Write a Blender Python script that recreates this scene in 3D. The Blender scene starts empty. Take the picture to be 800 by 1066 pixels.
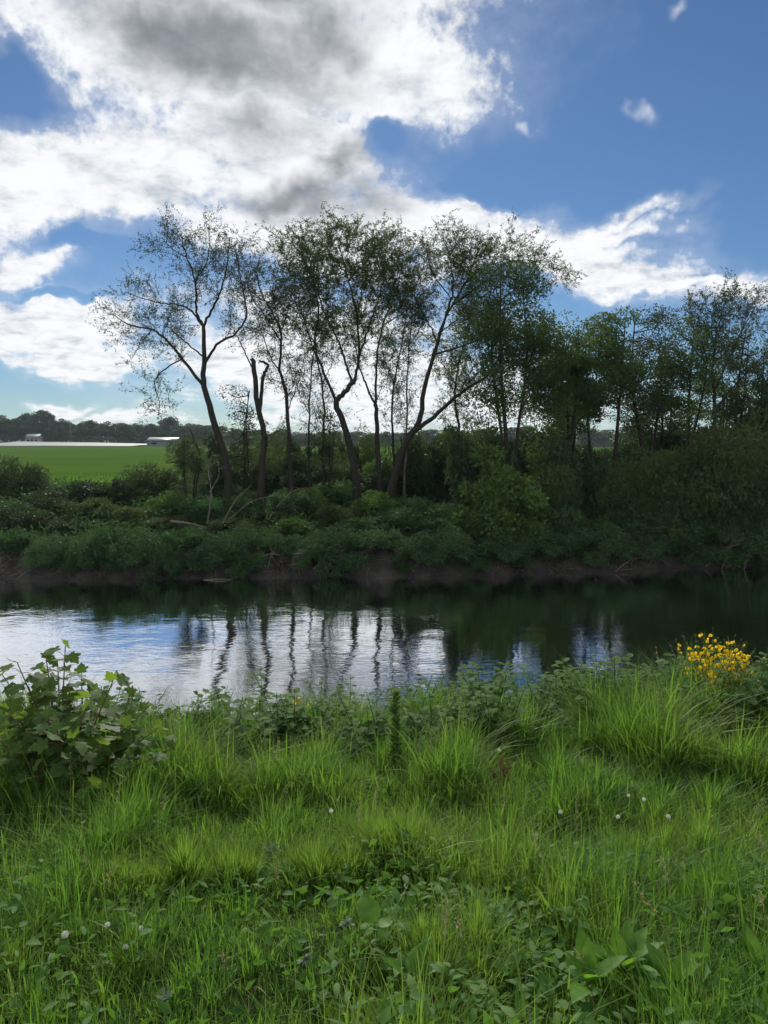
import bpy, math, random
import numpy as np
from mathutils import Vector

rng = np.random.default_rng(11)
random.seed(11)
S = bpy.context.scene
COL = S.collection
R = math.radians

# ------------------------------------------------------------------ camera
F = 775.0            # focal length in pixels of the 800 x 1066 frame
PITCH = R(5.45)
EYE = 5.0            # metres above the water
cam_d = bpy.data.cameras.new('camera')
cam = bpy.data.objects.new('camera', cam_d)
COL.objects.link(cam)
cam.location = (0, 0, EYE)
cam.rotation_euler = (R(90) - PITCH, 0, 0)
cam_d.sensor_fit = 'HORIZONTAL'
cam_d.sensor_width = 36
cam_d.lens = F / 800 * 36
cam_d.clip_end = 6000
cam_d.clip_start = 0.05
S.camera = cam

# ------------------------------------------------------------------ light and exposure
SUN_AZ, SUN_EL = R(-7), R(34)      # azimuth from +Y towards +X, elevation
SKY_STRENGTH = 0.075
S.view_settings.view_transform = 'Standard'
S.view_settings.look = 'None'
S.view_settings.gamma = 1
S.view_settings.exposure = 0.0
S.cycles.max_bounces = 7
S.cycles.diffuse_bounces = 3
S.cycles.glossy_bounces = 3
S.cycles.transmission_bounces = 4
S.cycles.use_denoising = True

sun_d = bpy.data.lights.new('sun', 'SUN')
sun_d.energy = 4.8
sun_d.angle = R(9.0)
sun_d.color = (1.0, 0.94, 0.82)
sun = bpy.data.objects.new('sun', sun_d)
COL.objects.link(sun)
sdir = Vector((math.sin(SUN_AZ) * math.cos(SUN_EL), math.cos(SUN_AZ) * math.cos(SUN_EL), math.sin(SUN_EL)))
sun.rotation_euler = sdir.to_track_quat('Z', 'Y').to_euler()


def pix_dir(px, py):
    x = (px - 400) / F
    v = (533 - py) / F
    return np.array([x, math.cos(PITCH) + v * math.sin(PITCH), -math.sin(PITCH) + v * math.cos(PITCH)])


def at(px, py, Y):
    d = pix_dir(px, py)
    return np.array([0, 0, EYE]) + d * (Y / d[1])


def make_world():
    w = bpy.data.worlds.new('World')
    S.world = w
    w.use_nodes = True
    nt = w.node_tree
    N, L = nt.nodes, nt.links
    N.clear()

    def n(t, **k):
        o = N.new(t)
        for a, b in k.items():
            setattr(o, a, b)
        return o

    def m(op, a, b=None, c=None, clamp=False):
        o = n('ShaderNodeMath', operation=op, use_clamp=clamp)
        for i, v in enumerate((a, b, c)):
            if v is None:
                continue
            if isinstance(v, (int, float)):
                o.inputs[i].default_value = v
            else:
                L.new(v, o.inputs[i])
        return o.outputs[0]

    def smooth(v, lo, hi):
        o = n('ShaderNodeMapRange', interpolation_type='SMOOTHSTEP')
        L.new(v, o.inputs[0])
        o.inputs[1].default_value = lo
        o.inputs[2].default_value = hi
        return o.outputs[0]

    tc = n('ShaderNodeTexCoord')
    sep = n('ShaderNodeSeparateXYZ')
    L.new(tc.outputs['Generated'], sep.inputs[0])
    X, Y, Z = sep.outputs
    az = m('ARCTAN2', X, Y)
    el = m('ARCSINE', Z)
    zc = m('ADD', m('MAXIMUM', Z, 0.0), 0.16)
    pl = n('ShaderNodeCombineXYZ')
    L.new(m('DIVIDE', X, zc), pl.inputs[0])
    L.new(m('DIVIDE', Y, zc), pl.inputs[1])
    ae = n('ShaderNodeCombineXYZ')
    L.new(az, ae.inputs[0])
    L.new(el, ae.inputs[1])

    def noise(vec, scale, detail, rough, dist=0.0, off=0.0):
        o = n('ShaderNodeTexNoise')
        mp = n('ShaderNodeMapping')
        mp.inputs['Location'].default_value = (off, off * 1.7, off * 0.6)
        L.new(vec, mp.inputs[0])
        L.new(mp.outputs[0], o.inputs['Vector'])
        o.inputs['Scale'].default_value = scale
        o.inputs['Detail'].default_value = detail
        o.inputs['Roughness'].default_value = rough
        o.inputs['Distortion'].default_value = dist
        return o

    # wind-torn warp of the cloud outlines
    wn = noise(ae.outputs[0], 7.0, 4, 0.6)
    wv = n('ShaderNodeVectorMath', operation='SUBTRACT')
    L.new(wn.outputs['Color'], wv.inputs[0])
    wv.inputs[1].default_value = (0.5, 0.5, 0.5)
    ws = n('ShaderNodeVectorMath', operation='SCALE')
    L.new(wv.outputs[0], ws.inputs[0])
    ws.inputs['Scale'].default_value = 0.13
    wa = n('ShaderNodeVectorMath', operation='ADD')
    L.new(ae.outputs[0], wa.inputs[0])
    L.new(ws.outputs[0], wa.inputs[1])
    warped = wa.outputs[0]

    def blob(px, py, rx, ry, rot=0, gain=1.0):
        d = pix_dir(px, py)
        d = d / np.linalg.norm(d)
        a, e = math.atan2(d[0], d[1]), math.asin(d[2])
        dx = pix_dir(px + rx, py)
        dx /= np.linalg.norm(dx)
        dy = pix_dir(px, py - ry)
        dy /= np.linalg.norm(dy)
        ra = abs(math.atan2(dx[0], dx[1]) - a)
        re = abs(math.asin(dy[2]) - e)
        mp = n('ShaderNodeMapping', vector_type='TEXTURE')
        mp.inputs['Location'].default_value = (a, e, 0)
        mp.inputs['Rotation'].default_value = (0, 0, R(rot))
        mp.inputs['Scale'].default_value = (ra, re, 1)
        L.new(warped, mp.inputs[0])
        ln = n('ShaderNodeVectorMath', operation='LENGTH')
        L.new(mp.outputs[0], ln.inputs[0])
        return m('MULTIPLY', m('SUBTRACT', 1.0, ln.outputs['Value']), gain)

    def union(lst):
        acc = m('MAXIMUM', blob(*lst[0]), -1.0)
        for b in lst[1:]:
            acc = m('SMOOTH_MAX', acc, blob(*b), 0.12)
        return acc

    cover = union([
        (215, 25, 290, 118), (395, 65, 125, 60, -12), (110, 170, 220, 72, 6), (300, 175, 110, 70),
        (330, 238, 160, 52, -6), (470, 238, 160, 38, -10), (590, 264, 120, 26, -8), (640, 288, 90, 14, -5, .8), (690, 300, 90, 9, -3, .7), (755, 308, 90, 13, -4, 0.5),
        (30, 335, 130, 33, -4, 0.85), (28, 272, 55, 20), (70, 366, 100, 15, -6, 0.8), (75, 412, 36, 7, 0, 0.7),
        (20, 205, 110, 36), (330, 370, 170, 60, 0, 0.8), (130, 432, 70, 12, 0, 0.7), (440, 420, 180, 50, 0, 0.6),
        (150, -90, 380, 120), (-180, 200, 220, 130), (640, 240, 70, 14, -6, 0.7),
        (640, 225, 55, 9, 4, 0.5), (255, 118, 110, 60), (40, 180, 90, 60)])
    hole = union([(14, 92, 56, 34, -10), (398, 150, 34, 44, -25), (95, 258, 70, 14, 10), (70, 310, 60, 7, -4), (505, 195, 60, 18, -12)])
    def rng_map(v, a0, a1, b0, b1):
        o = n('ShaderNodeMapRange')
        L.new(v, o.inputs[0])
        for i_, q in enumerate((a0, a1, b0, b1)):
            o.inputs[i_ + 1].default_value = q
        return o.outputs[0]
    # unseen broken cloud added overhead and behind the viewer to raise ambient light
    cover = m('MAXIMUM', cover, rng_map(Y, 0.35, -0.15, -1.0, 0.42))
    cover = m('MAXIMUM', cover, rng_map(Z, 0.6, 0.8, -1.0, 0.35))
    n1 = noise(pl.outputs[0], 2.8, 10, 0.64, 0.0, 3.1)
    n2 = noise(ae.outputs[0], 20.0, 8, 0.64, 0.05, 1.3)
    n3 = noise(ae.outputs[0], 62.0, 5, 0.6, 0.1, 5.3)
    n4 = noise(pl.outputs[0], 8.0, 7, 0.62, 0.1, 8.2)
    nn = m('ADD', m('MULTIPLY', n1.outputs['Fac'], 0.42), m('ADD', m('MULTIPLY', n2.outputs['Fac'], 0.38), m('MULTIPLY', n3.outputs['Fac'], 0.20)))
    nz = m('MULTIPLY', m('SUBTRACT', nn, 0.5), 4.2)
    dens = m('ADD', m('SUBTRACT', m('MULTIPLY', cover, 1.5), m('MULTIPLY', m('MAXIMUM', hole, 0.0), 1.7)), nz)
    dens = m('ADD', dens, 0.12)
    alpha = m('MULTIPLY', smooth(dens, -0.18, 0.7), 0.97)
    veil = m('MULTIPLY', smooth(m('ADD', m('MULTIPLY', m('SUBTRACT', cover, m('MULTIPLY', m('MAXIMUM', hole, 0.0), 0.9)), 1.3), m('MULTIPLY', nz, 0.35)), -0.75, 0.6), 0.32)
    alpha = m('MAXIMUM', alpha, veil)
    wisp = blob(666, 118, 17, 22, 35)
    for q in ((550, 118, 9, 15, 20), (690, 4, 13, 13, 30), (662, 222, 30, 6, 0)):
        wisp = m('MAXIMUM', wisp, blob(*q))
    wisp = m('MULTIPLY', smooth(m('ADD', m('MULTIPLY', wisp, 1.2), m('MULTIPLY', nz, 0.6)), 0.0, 1.4), 0.5)
    alpha = m('MAXIMUM', alpha, wisp)
    # thick grey-bellied parts
    grey = union([(225, 38, 125, 50, -8), (330, 28, 60, 32, 0, .8), (160, 12, 80, 32, 0, .8), (305, 208, 62, 24, -6), (275, 128, 40, 26, 0, .5),
                  (355, 180, 40, 16, 30, .5), (150, -60, 300, 60), (375, 215, 40, 20, 0, .5)])
    gz = m('ADD', m('MULTIPLY', grey, 1.5), m('MULTIPLY', nz, 0.75))
    gfac = m('MULTIPLY', smooth(gz, -0.75, 1.35), 0.95)
    # soft internal modelling of the white parts
    bil = smooth(m('ADD', m('MULTIPLY', m('SUBTRACT', n4.outputs['Fac'], 0.5), 3.0), m('MULTIPLY', nz, 0.55)), -1.2, 0.3)
    ramp = n('ShaderNodeMixRGB')
    ramp.inputs[1].default_value = (5.6, 6.2, 7.2, 1)
    ramp.inputs[2].default_value = (13.4, 13.5, 13.7, 1)
    L.new(bil, ramp.inputs[0])
    cm = n('ShaderNodeMixRGB')
    L.new(gfac, cm.inputs[0])
    L.new(ramp.outputs[0], cm.inputs[1])
    gr = n('ShaderNodeMixRGB')
    L.new(smooth(m('ADD', m('MULTIPLY', m('SUBTRACT', n4.outputs['Fac'], 0.5), 2.0), m('MULTIPLY', nz, 0.6)), -0.8, 0.8), gr.inputs[0])
    gr.inputs[1].default_value = (2.1, 2.3, 2.7, 1)
    gr.inputs[2].default_value = (4.6, 4.8, 5.2, 1)
    L.new(gr.outputs[0], cm.inputs[2])

    sky = n('ShaderNodeTexSky', sky_type='NISHITA')
    sky.sun_disc = False
    sky.sun_elevation = SUN_EL
    sky.sun_rotation = SUN_AZ
    sky.air_density = 1.0
    sky.dust_density = 0.1
    sky.ozone_density = 3.0
    deep = n('ShaderNodeMixRGB', blend_type='MULTIPLY')
    deep.inputs[0].default_value = 1.0
    deep.inputs[2].default_value = (0.57, 0.745, 0.93, 1)
    L.new(sky.outputs[0], deep.inputs[1])
    mix = n('ShaderNodeMixRGB')
    L.new(alpha, mix.inputs[0])
    L.new(deep.outputs[0], mix.inputs[1])
    L.new(cm.outputs[0], mix.inputs[2])
    bg = n('ShaderNodeBackground')
    bg.inputs[1].default_value = SKY_STRENGTH
    L.new(mix.outputs[0], bg.inputs[0])
    out = n('ShaderNodeOutputWorld')
    L.new(bg.outputs[0], out.inputs[0])


make_world()

# ------------------------------------------------------------------ small noise for shaping
_T = np.random.default_rng(5).random((256, 256))


def vnoise(x, y):
    x = np.asarray(x, float)
    y = np.asarray(y, float)
    xi, yi = np.floor(x).astype(int), np.floor(y).astype(int)
    fx, fy = x - xi, y - yi
    fx = fx * fx * (3 - 2 * fx)
    fy = fy * fy * (3 - 2 * fy)
    a = _T[xi & 255, yi & 255]
    b = _T[(xi + 1) & 255, yi & 255]
    c = _T[xi & 255, (yi + 1) & 255]
    d = _T[(xi + 1) & 255, (yi + 1) & 255]
    return (a * (1 - fx) + b * fx) * (1 - fy) + (c * (1 - fx) + d * fx) * fy


def fbm(x, y, o=4):
    s, a, t = 0, 1, 0
    for k in range(o):
        s = s + a * vnoise(np.asarray(x) * 2 ** k + 17 * k, np.asarray(y) * 2 ** k + 31 * k)
        t += a
        a *= 0.5
    return s / t


# ------------------------------------------------------------------ mesh helpers
class MB:
    """Collects vertices and faces; build() links them as one mesh object."""

    def __init__(self):
        self.v, self.f3, self.f4, self.n, self.t = [], [], [], 0, []
        self.m3, self.m4 = [], []

    def add(self, v, f3=None, f4=None, tint=None, mat=0):
        v = np.asarray(v, float).reshape(-1, 3)
        if f3 is not None and len(f3):
            f = np.asarray(f3, int).reshape(-1, 3) + self.n
            self.f3.append(f)
            self.m3.append(np.full(len(f), mat))
        if f4 is not None and len(f4):
            f = np.asarray(f4, int).reshape(-1, 4) + self.n
            self.f4.append(f)
            self.m4.append(np.full(len(f), mat))
        self.v.append(v)
        self.t.append(np.zeros(len(v)) if tint is None else np.broadcast_to(np.asarray(tint, float), (len(v),)))
        self.n += len(v)

    def tube(self, pts, rad, k=6, cap=True, mat=0):
        pts = np.asarray(pts, float)
        rad = np.broadcast_to(np.asarray(rad, float), (len(pts),))
        T = np.gradient(pts, axis=0)
        T /= np.linalg.norm(T, axis=1)[:, None] + 1e-9
        ref = np.array([0.31, 0.17, 0.93]) if abs(T[0][2]) < 0.8 else np.array([0.9, 0.3, 0.1])
        A = np.cross(T, ref)
        A /= np.linalg.norm(A, axis=1)[:, None] + 1e-9
        B = np.cross(T, A)
        th = np.arange(k) * 2 * math.pi / k
        ring = pts[:, None] + rad[:, None, None] * (np.cos(th)[None, :, None] * A[:, None] + np.sin(th)[None, :, None] * B[:, None])
        n = len(pts)
        i = np.arange(n - 1)[:, None] * k
        j = np.arange(k)[None]
        j2 = (j + 1) % k
        q = np.stack([i + j, i + j2, i + k + j2, i + k + j], -1).reshape(-1, 4)
        v = ring.reshape(-1, 3)
        tri = None
        if cap:
            v = np.vstack([v, pts[-1] + T[-1] * rad[-1] * 0.5])
            b = (n - 1) * k
            tri = np.stack([b + j[0], b + j2[0], np.full(k, n * k)], -1)
        self.add(v, tri, q, mat=mat)

    def box(self, x0, x1, y0, y1, z0, z1, mat=0):
        v = [(x, y, z) for z in (z0, z1) for y in (y0, y1) for x in (x0, x1)]
        self.add(v, None, [(0, 2, 3, 1), (4, 5, 7, 6), (0, 1, 5, 4), (2, 6, 7, 3), (0, 4, 6, 2), (1, 3, 7, 5)], mat=mat)

    def leaves(self, P, D, ln, wd, fold=0.25, rs=None):
        """Diamond leaves: base P, axis D, folded a little along the midrib."""
        P = np.asarray(P, float)
        n = len(P)
        if n == 0:
            return
        D = np.asarray(D, float)
        D = D / (np.linalg.norm(D, axis=1)[:, None] + 1e-9)
        r = rng.normal(size=(n, 3))
        W = np.cross(D, r)
        W /= np.linalg.norm(W, axis=1)[:, None] + 1e-9
        Nn = np.cross(D, W)
        ln = np.broadcast_to(ln, (n,))[:, None]
        wd = np.broadcast_to(wd, (n,))[:, None]
        mid = P + D * ln * 0.45
        v = np.stack([P, mid + W * wd * 0.5 + Nn * wd * fold, P + D * ln, mid - W * wd * 0.5 + Nn * wd * fold], 1).reshape(-1, 3)
        b = np.arange(n) * 4
        f = np.concatenate([np.stack([b, b + 1, b + 2], -1), np.stack([b, b + 2, b + 3], -1)])
        self.add(v, f, None)

    def build(self, name, mats, parent=None, smooth=False):
        me = bpy.data.meshes.new(name)
        v = np.vstack(self.v)
        f3 = np.vstack(self.f3) if self.f3 else np.zeros((0, 3), int)
        f4 = np.vstack(self.f4) if self.f4 else np.zeros((0, 4), int)
        me.vertices.add(len(v))
        me.vertices.foreach_set('co', v.astype(np.float32).ravel())
        nl = f3.size + f4.size
        me.loops.add(nl)
        me.loops.foreach_set('vertex_index', np.concatenate([f3.ravel(), f4.ravel()]).astype(np.int32))
        npol = len(f3) + len(f4)
        me.polygons.add(npol)
        st = np.concatenate([np.arange(len(f3)) * 3, len(f3) * 3 + np.arange(len(f4)) * 4]).astype(np.int32)
        me.polygons.foreach_set('loop_start', st)
        mi = np.concatenate(self.m3 + self.m4) if (self.m3 or self.m4) else np.zeros(npol)
        if not isinstance(mats, (list, tuple)):
            mats = [mats]
        for mm in mats:
            me.materials.append(mm)
        me.polygons.foreach_set('material_index', mi.astype(np.int32))
        if smooth:
            me.polygons.foreach_set('use_smooth', np.ones(npol, bool))
        me.update(calc_edges=True)
        me.validate()
        a = me.attributes.new('tint', 'FLOAT', 'POINT')
        a.data.foreach_set('value', np.concatenate(self.t).astype(np.float32))
        o = bpy.data.objects.new(name, me)
        COL.objects.link(o)
        if parent is not None:
            o.parent = parent
        return o


def tag(o, label=None, cat=None, group=None, kind=None):
    if label:
        o['label'] = label
    if cat:
        o['category'] = cat
    if group:
        o['group'] = group
    if kind:
        o['kind'] = kind
    return o


def empty(name, loc, label, cat, group=None):
    o = bpy.data.objects.new(name, None)
    o.location = tuple(float(c) for c in loc)
    o.empty_display_size = 0.2
    COL.objects.link(o)
    return tag(o, label, cat, group)


def dup(root, loc, rz=0.0, sc=(1, 1, 1), label=None, group=None):
    r = root.copy()
    COL.objects.link(r)
    r.location = tuple(float(c) for c in loc)
    r.rotation_euler = (0, 0, rz)
    r.scale = sc
    if label:
        r['label'] = label
    if group:
        r['group'] = group
    for ch in list(root.children):
        c = ch.copy()
        COL.objects.link(c)
        c.parent = r
        for g in list(ch.children):
            d = g.copy()
            COL.objects.link(d)
            d.parent = c
    return r


# ------------------------------------------------------------------ materials
def mat_new(name):
    mt = bpy.data.materials.new(name)
    mt.use_nodes = True
    nt = mt.node_tree
    nt.nodes.clear()
    out = nt.nodes.new('ShaderNodeOutputMaterial')
    return mt, nt, out


def leaf_mat(name, c1, c2, trans=(0.10, 0.20, 0.02), tw=0.4, rough=0.6, spec=0.12, tintcol=None, mottle=0):
    """Leaf: colour varies leaf to leaf; part of the light passes through the blade."""
    mt, nt, out = mat_new(name)
    N, L = nt.nodes, nt.links
    g = N.new('ShaderNodeNewGeometry')
    mx = N.new('ShaderNodeMixRGB')
    mx.inputs[1].default_value = (*c1, 1)
    mx.inputs[2].default_value = (*c2, 1)
    L.new(g.outputs['Random Per Island'], mx.inputs[0])
    col = mx.outputs[0]
    if tintcol is not None:
        at_ = N.new('ShaderNodeAttribute')
        at_.attribute_name = 'tint'
        m2 = N.new('ShaderNodeMixRGB')
        L.new(at_.outputs['Fac'], m2.inputs[0])
        L.new(col, m2.inputs[1])
        m2.inputs[2].default_value = (*tintcol, 1)
        col = m2.outputs[0]
    if mottle:   # blemishes and veins of a broad leaf
        tc = N.new('ShaderNodeTexCoord')
        nz = N.new('ShaderNodeTexNoise')
        nz.inputs['Scale'].default_value = mottle
        nz.inputs['Detail'].default_value = 5
        L.new(tc.outputs['Object'], nz.inputs['Vector'])
        cr = N.new('ShaderNodeValToRGB')
        cr.color_ramp.elements[0].position = 0.33
        cr.color_ramp.elements[0].color = (0.7, 0.72, 0.6, 1)
        cr.color_ramp.elements[1].position = 0.66
        cr.color_ramp.elements[1].color = (1.25, 1.2, 1.1, 1)
        L.new(nz.outputs['Fac'], cr.inputs[0])
        mm = N.new('ShaderNodeMixRGB')
        mm.blend_type = 'MULTIPLY'
        mm.inputs[0].default_value = 1
        L.new(col, mm.inputs[1])
        L.new(cr.outputs[0], mm.inputs[2])
        col = mm.outputs[0]
    p = N.new('ShaderNodeBsdfPrincipled')
    L.new(col, p.inputs['Base Color'])
    p.inputs['Roughness'].default_value = rough
    p.inputs['Specular IOR Level'].default_value = spec
    t = N.new('ShaderNodeBsdfTranslucent')
    m3 = N.new('ShaderNodeMixRGB')
    m3.inputs[0].default_value = 0.55
    L.new(col, m3.inputs[1])
    m3.inputs[2].default_value = (*trans, 1)
    L.new(m3.outputs[0], t.inputs[0])
    ms = N.new('ShaderNodeMixShader')
    ms.inputs[0].default_value = tw
    L.new(p.outputs[0], ms.inputs[1])
    L.new(t.outputs[0], ms.inputs[2])
    L.new(ms.outputs[0], out.inputs[0])
    return mt


def rough_mat(name, cols, scale=4.0, rough=0.9, bump=0.3, detail=8, stretch=(1, 1, 1), spec=0.2, pos=None, bscale=None):
    mt, nt, out = mat_new(name)
    N, L = nt.nodes, nt.links
    tc = N.new('ShaderNodeTexCoord')
    mp = N.new('ShaderNodeMapping')
    mp.inputs['Scale'].default_value = stretch
    L.new(tc.outputs['Object'], mp.inputs[0])
    nz = N.new('ShaderNodeTexNoise')
    nz.inputs['Scale'].default_value = scale
    nz.inputs['Detail'].default_value = detail
    nz.inputs['Roughness'].default_value = 0.65
    L.new(mp.outputs[0], nz.inputs['Vector'])
    cr = N.new('ShaderNodeValToRGB')
    els = cr.color_ramp.elements
    pos = pos or np.linspace(0.32, 0.68, len(cols))
    for i, c in enumerate(cols):
        e = els[i] if i < 2 else els.new(0.5)
        e.position = float(pos[i])
        e.color = (*c, 1)
    L.new(nz.outputs['Fac'], cr.inputs[0])
    p = N.new('ShaderNodeBsdfPrincipled')
    L.new(cr.outputs[0], p.inputs['Base Color'])
    p.inputs['Roughness'].default_value = rough
    p.inputs['Specular IOR Level'].default_value = spec
    b = N.new('ShaderNodeBump')
    b.inputs['Strength'].default_value = bump
    b.inputs['Distance'].default_value = 0.05
    n2 = N.new('ShaderNodeTexNoise')
    n2.inputs['Scale'].default_value = bscale or scale * 4
    n2.inputs['Detail'].default_value = 6
    L.new(mp.outputs[0], n2.inputs['Vector'])
    L.new(n2.outputs['Fac'], b.inputs['Height'])
    L.new(b.outputs[0], p.inputs['Normal'])
    L.new(p.outputs[0], out.inputs[0])
    return mt


M = {}
M['bark'] = rough_mat('dark_bark', [(0.011, 0.010, 0.009), (0.036, 0.032, 0.027), (0.018, 0.023, 0.014)], 9, stretch=(1, 1, 0.3), bump=0.6)
M['bark_grey'] = rough_mat('grey_bark', [(0.07, 0.06, 0.05), (0.16, 0.14, 0.12)], 7, stretch=(1, 1, 0.4), bump=0.5)
M['deadwood'] = rough_mat('dead_wood', [(0.08, 0.068, 0.058), (0.2, 0.175, 0.155)], 9, bump=0.5)
M['soil'] = rough_mat('bank_soil', [(0.019, 0.0175, 0.0165), (0.040, 0.036, 0.033), (0.068, 0.061, 0.056)], 1.6, bump=0.7, bscale=9)
M['turf_floor'] = rough_mat('turf_floor', [(0.012, 0.022, 0.007), (0.02, 0.042, 0.011), (0.035, 0.038, 0.018)], 5, bump=0.6, spec=0)
M['scrub_floor'] = rough_mat('scrub_floor', [(0.02, 0.028, 0.012), (0.035, 0.055, 0.018), (0.05, 0.05, 0.028)], 1.2, bump=0.6, spec=0)
M['crop'] = rough_mat('crop_green', [(0.036, 0.078, 0.014), (0.048, 0.098, 0.017), (0.075, 0.108, 0.026)], 0.09, bump=0.4, spec=0.0, stretch=(0.25, 1.6, 1), bscale=8)
M['meadow'] = rough_mat('far_meadow', [(0.02, 0.04, 0.012), (0.035, 0.06, 0.018)], 0.02, bump=0.2, spec=0)
M['fleece'] = rough_mat('white_sheet', [(0.13, 0.135, 0.15), (0.2, 0.2, 0.215)], 0.5, rough=0.5, bump=0.2)

# leaves
M['l_willow'] = leaf_mat('willow_leaf', (0.036, 0.066, 0.022), (0.064, 0.10, 0.036), (0.11, 0.15, 0.02), 0.35)
M['l_sparse'] = leaf_mat('sparse_leaf', (0.035, 0.055, 0.025), (0.065, 0.085, 0.038), (0.08, 0.12, 0.02), 0.28)
M['l_alder'] = leaf_mat('alder_leaf', (0.034, 0.066, 0.022), (0.060, 0.10, 0.034), (0.12, 0.20, 0.03), 0.4)
M['l_dark'] = leaf_mat('dark_leaf', (0.034, 0.058, 0.030), (0.052, 0.08, 0.040), (0.05, 0.09, 0.015), 0.28)
M['l_bush'] = leaf_mat('bush_leaf', (0.048, 0.10, 0.026), (0.08, 0.14, 0.036), (0.09, 0.18, 0.02), 0.35)
M['l_greybush'] = leaf_mat('grey_bush_leaf', (0.044, 0.072, 0.034), (0.066, 0.095, 0.045), (0.10, 0.16, 0.03), 0.35)
M['l_bank'] = leaf_mat('bank_leaf', (0.036, 0.080, 0.034), (0.060, 0.11, 0.045), (0.06, 0.15, 0.02), 0.32)
M['l_far'] = leaf_mat('distant_leaf', (0.030, 0.050, 0.026), (0.055, 0.075, 0.036), (0.06, 0.10, 0.02), 0.25)
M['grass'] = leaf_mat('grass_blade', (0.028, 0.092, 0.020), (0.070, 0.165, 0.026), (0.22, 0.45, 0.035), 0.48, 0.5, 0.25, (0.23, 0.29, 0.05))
M['straw'] = leaf_mat('straw_blade', (0.28, 0.22, 0.12), (0.42, 0.36, 0.22), (0.4, 0.33, 0.15), 0.3, 0.6, 0.2)
M['l_syc'] = leaf_mat('sycamore_leaf', (0.045, 0.10, 0.032), (0.085, 0.15, 0.036), (0.30, 0.48, 0.03), 0.46, 0.6, 0.2, mottle=35)
M['l_nettle'] = leaf_mat('nettle_leaf', (0.06, 0.125, 0.038), (0.10, 0.175, 0.06), (0.20, 0.36, 0.05), 0.45, 0.7, 0.06)
M['l_bramble'] = leaf_mat('bramble_leaf', (0.045, 0.085, 0.034), (0.085, 0.13, 0.06), (0.12, 0.22, 0.03), 0.34, 0.7, 0.08)
M['l_dock'] = leaf_mat('dock_leaf', (0.06, 0.16, 0.022), (0.10, 0.21, 0.03), (0.28, 0.55, 0.03), 0.42, 0.55, 0.2, mottle=40)
M['l_herb'] = leaf_mat('herb_leaf', (0.04, 0.115, 0.022), (0.085, 0.18, 0.034), (0.18, 0.38, 0.03), 0.42, 0.6, 0.15)
M['l_silver'] = leaf_mat('silver_leaf', (0.09, 0.15, 0.085), (0.16, 0.21, 0.14), (0.25, 0.32, 0.2), 0.25, 0.7, 0.2)
M['petal'] = leaf_mat('yellow_petal', (0.82, 0.54, 0.012), (0.92, 0.70, 0.03), (0.92, 0.70, 0.02), 0.5, 0.5, 0.2)
M['stem'] = rough_mat('green_stem', [(0.05, 0.09, 0.02), (0.09, 0.12, 0.035)], 30, rough=0.6, bump=0.1)
M['redstem'] = rough_mat('brown_stem', [(0.09, 0.06, 0.03), (0.14, 0.09, 0.05)], 30, rough=0.7, bump=0.1)
M['seedbrown'] = leaf_mat('brown_seed', (0.10, 0.055, 0.03), (0.22, 0.13, 0.07), (0.2, 0.12, 0.05), 0.2, 0.8, 0.1)
M['fluff'] = leaf_mat('seed_fluff', (0.75, 0.76, 0.74), (0.88, 0.88, 0.86), (0.85, 0.85, 0.82), 0.45, 0.8, 0.1)


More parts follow.
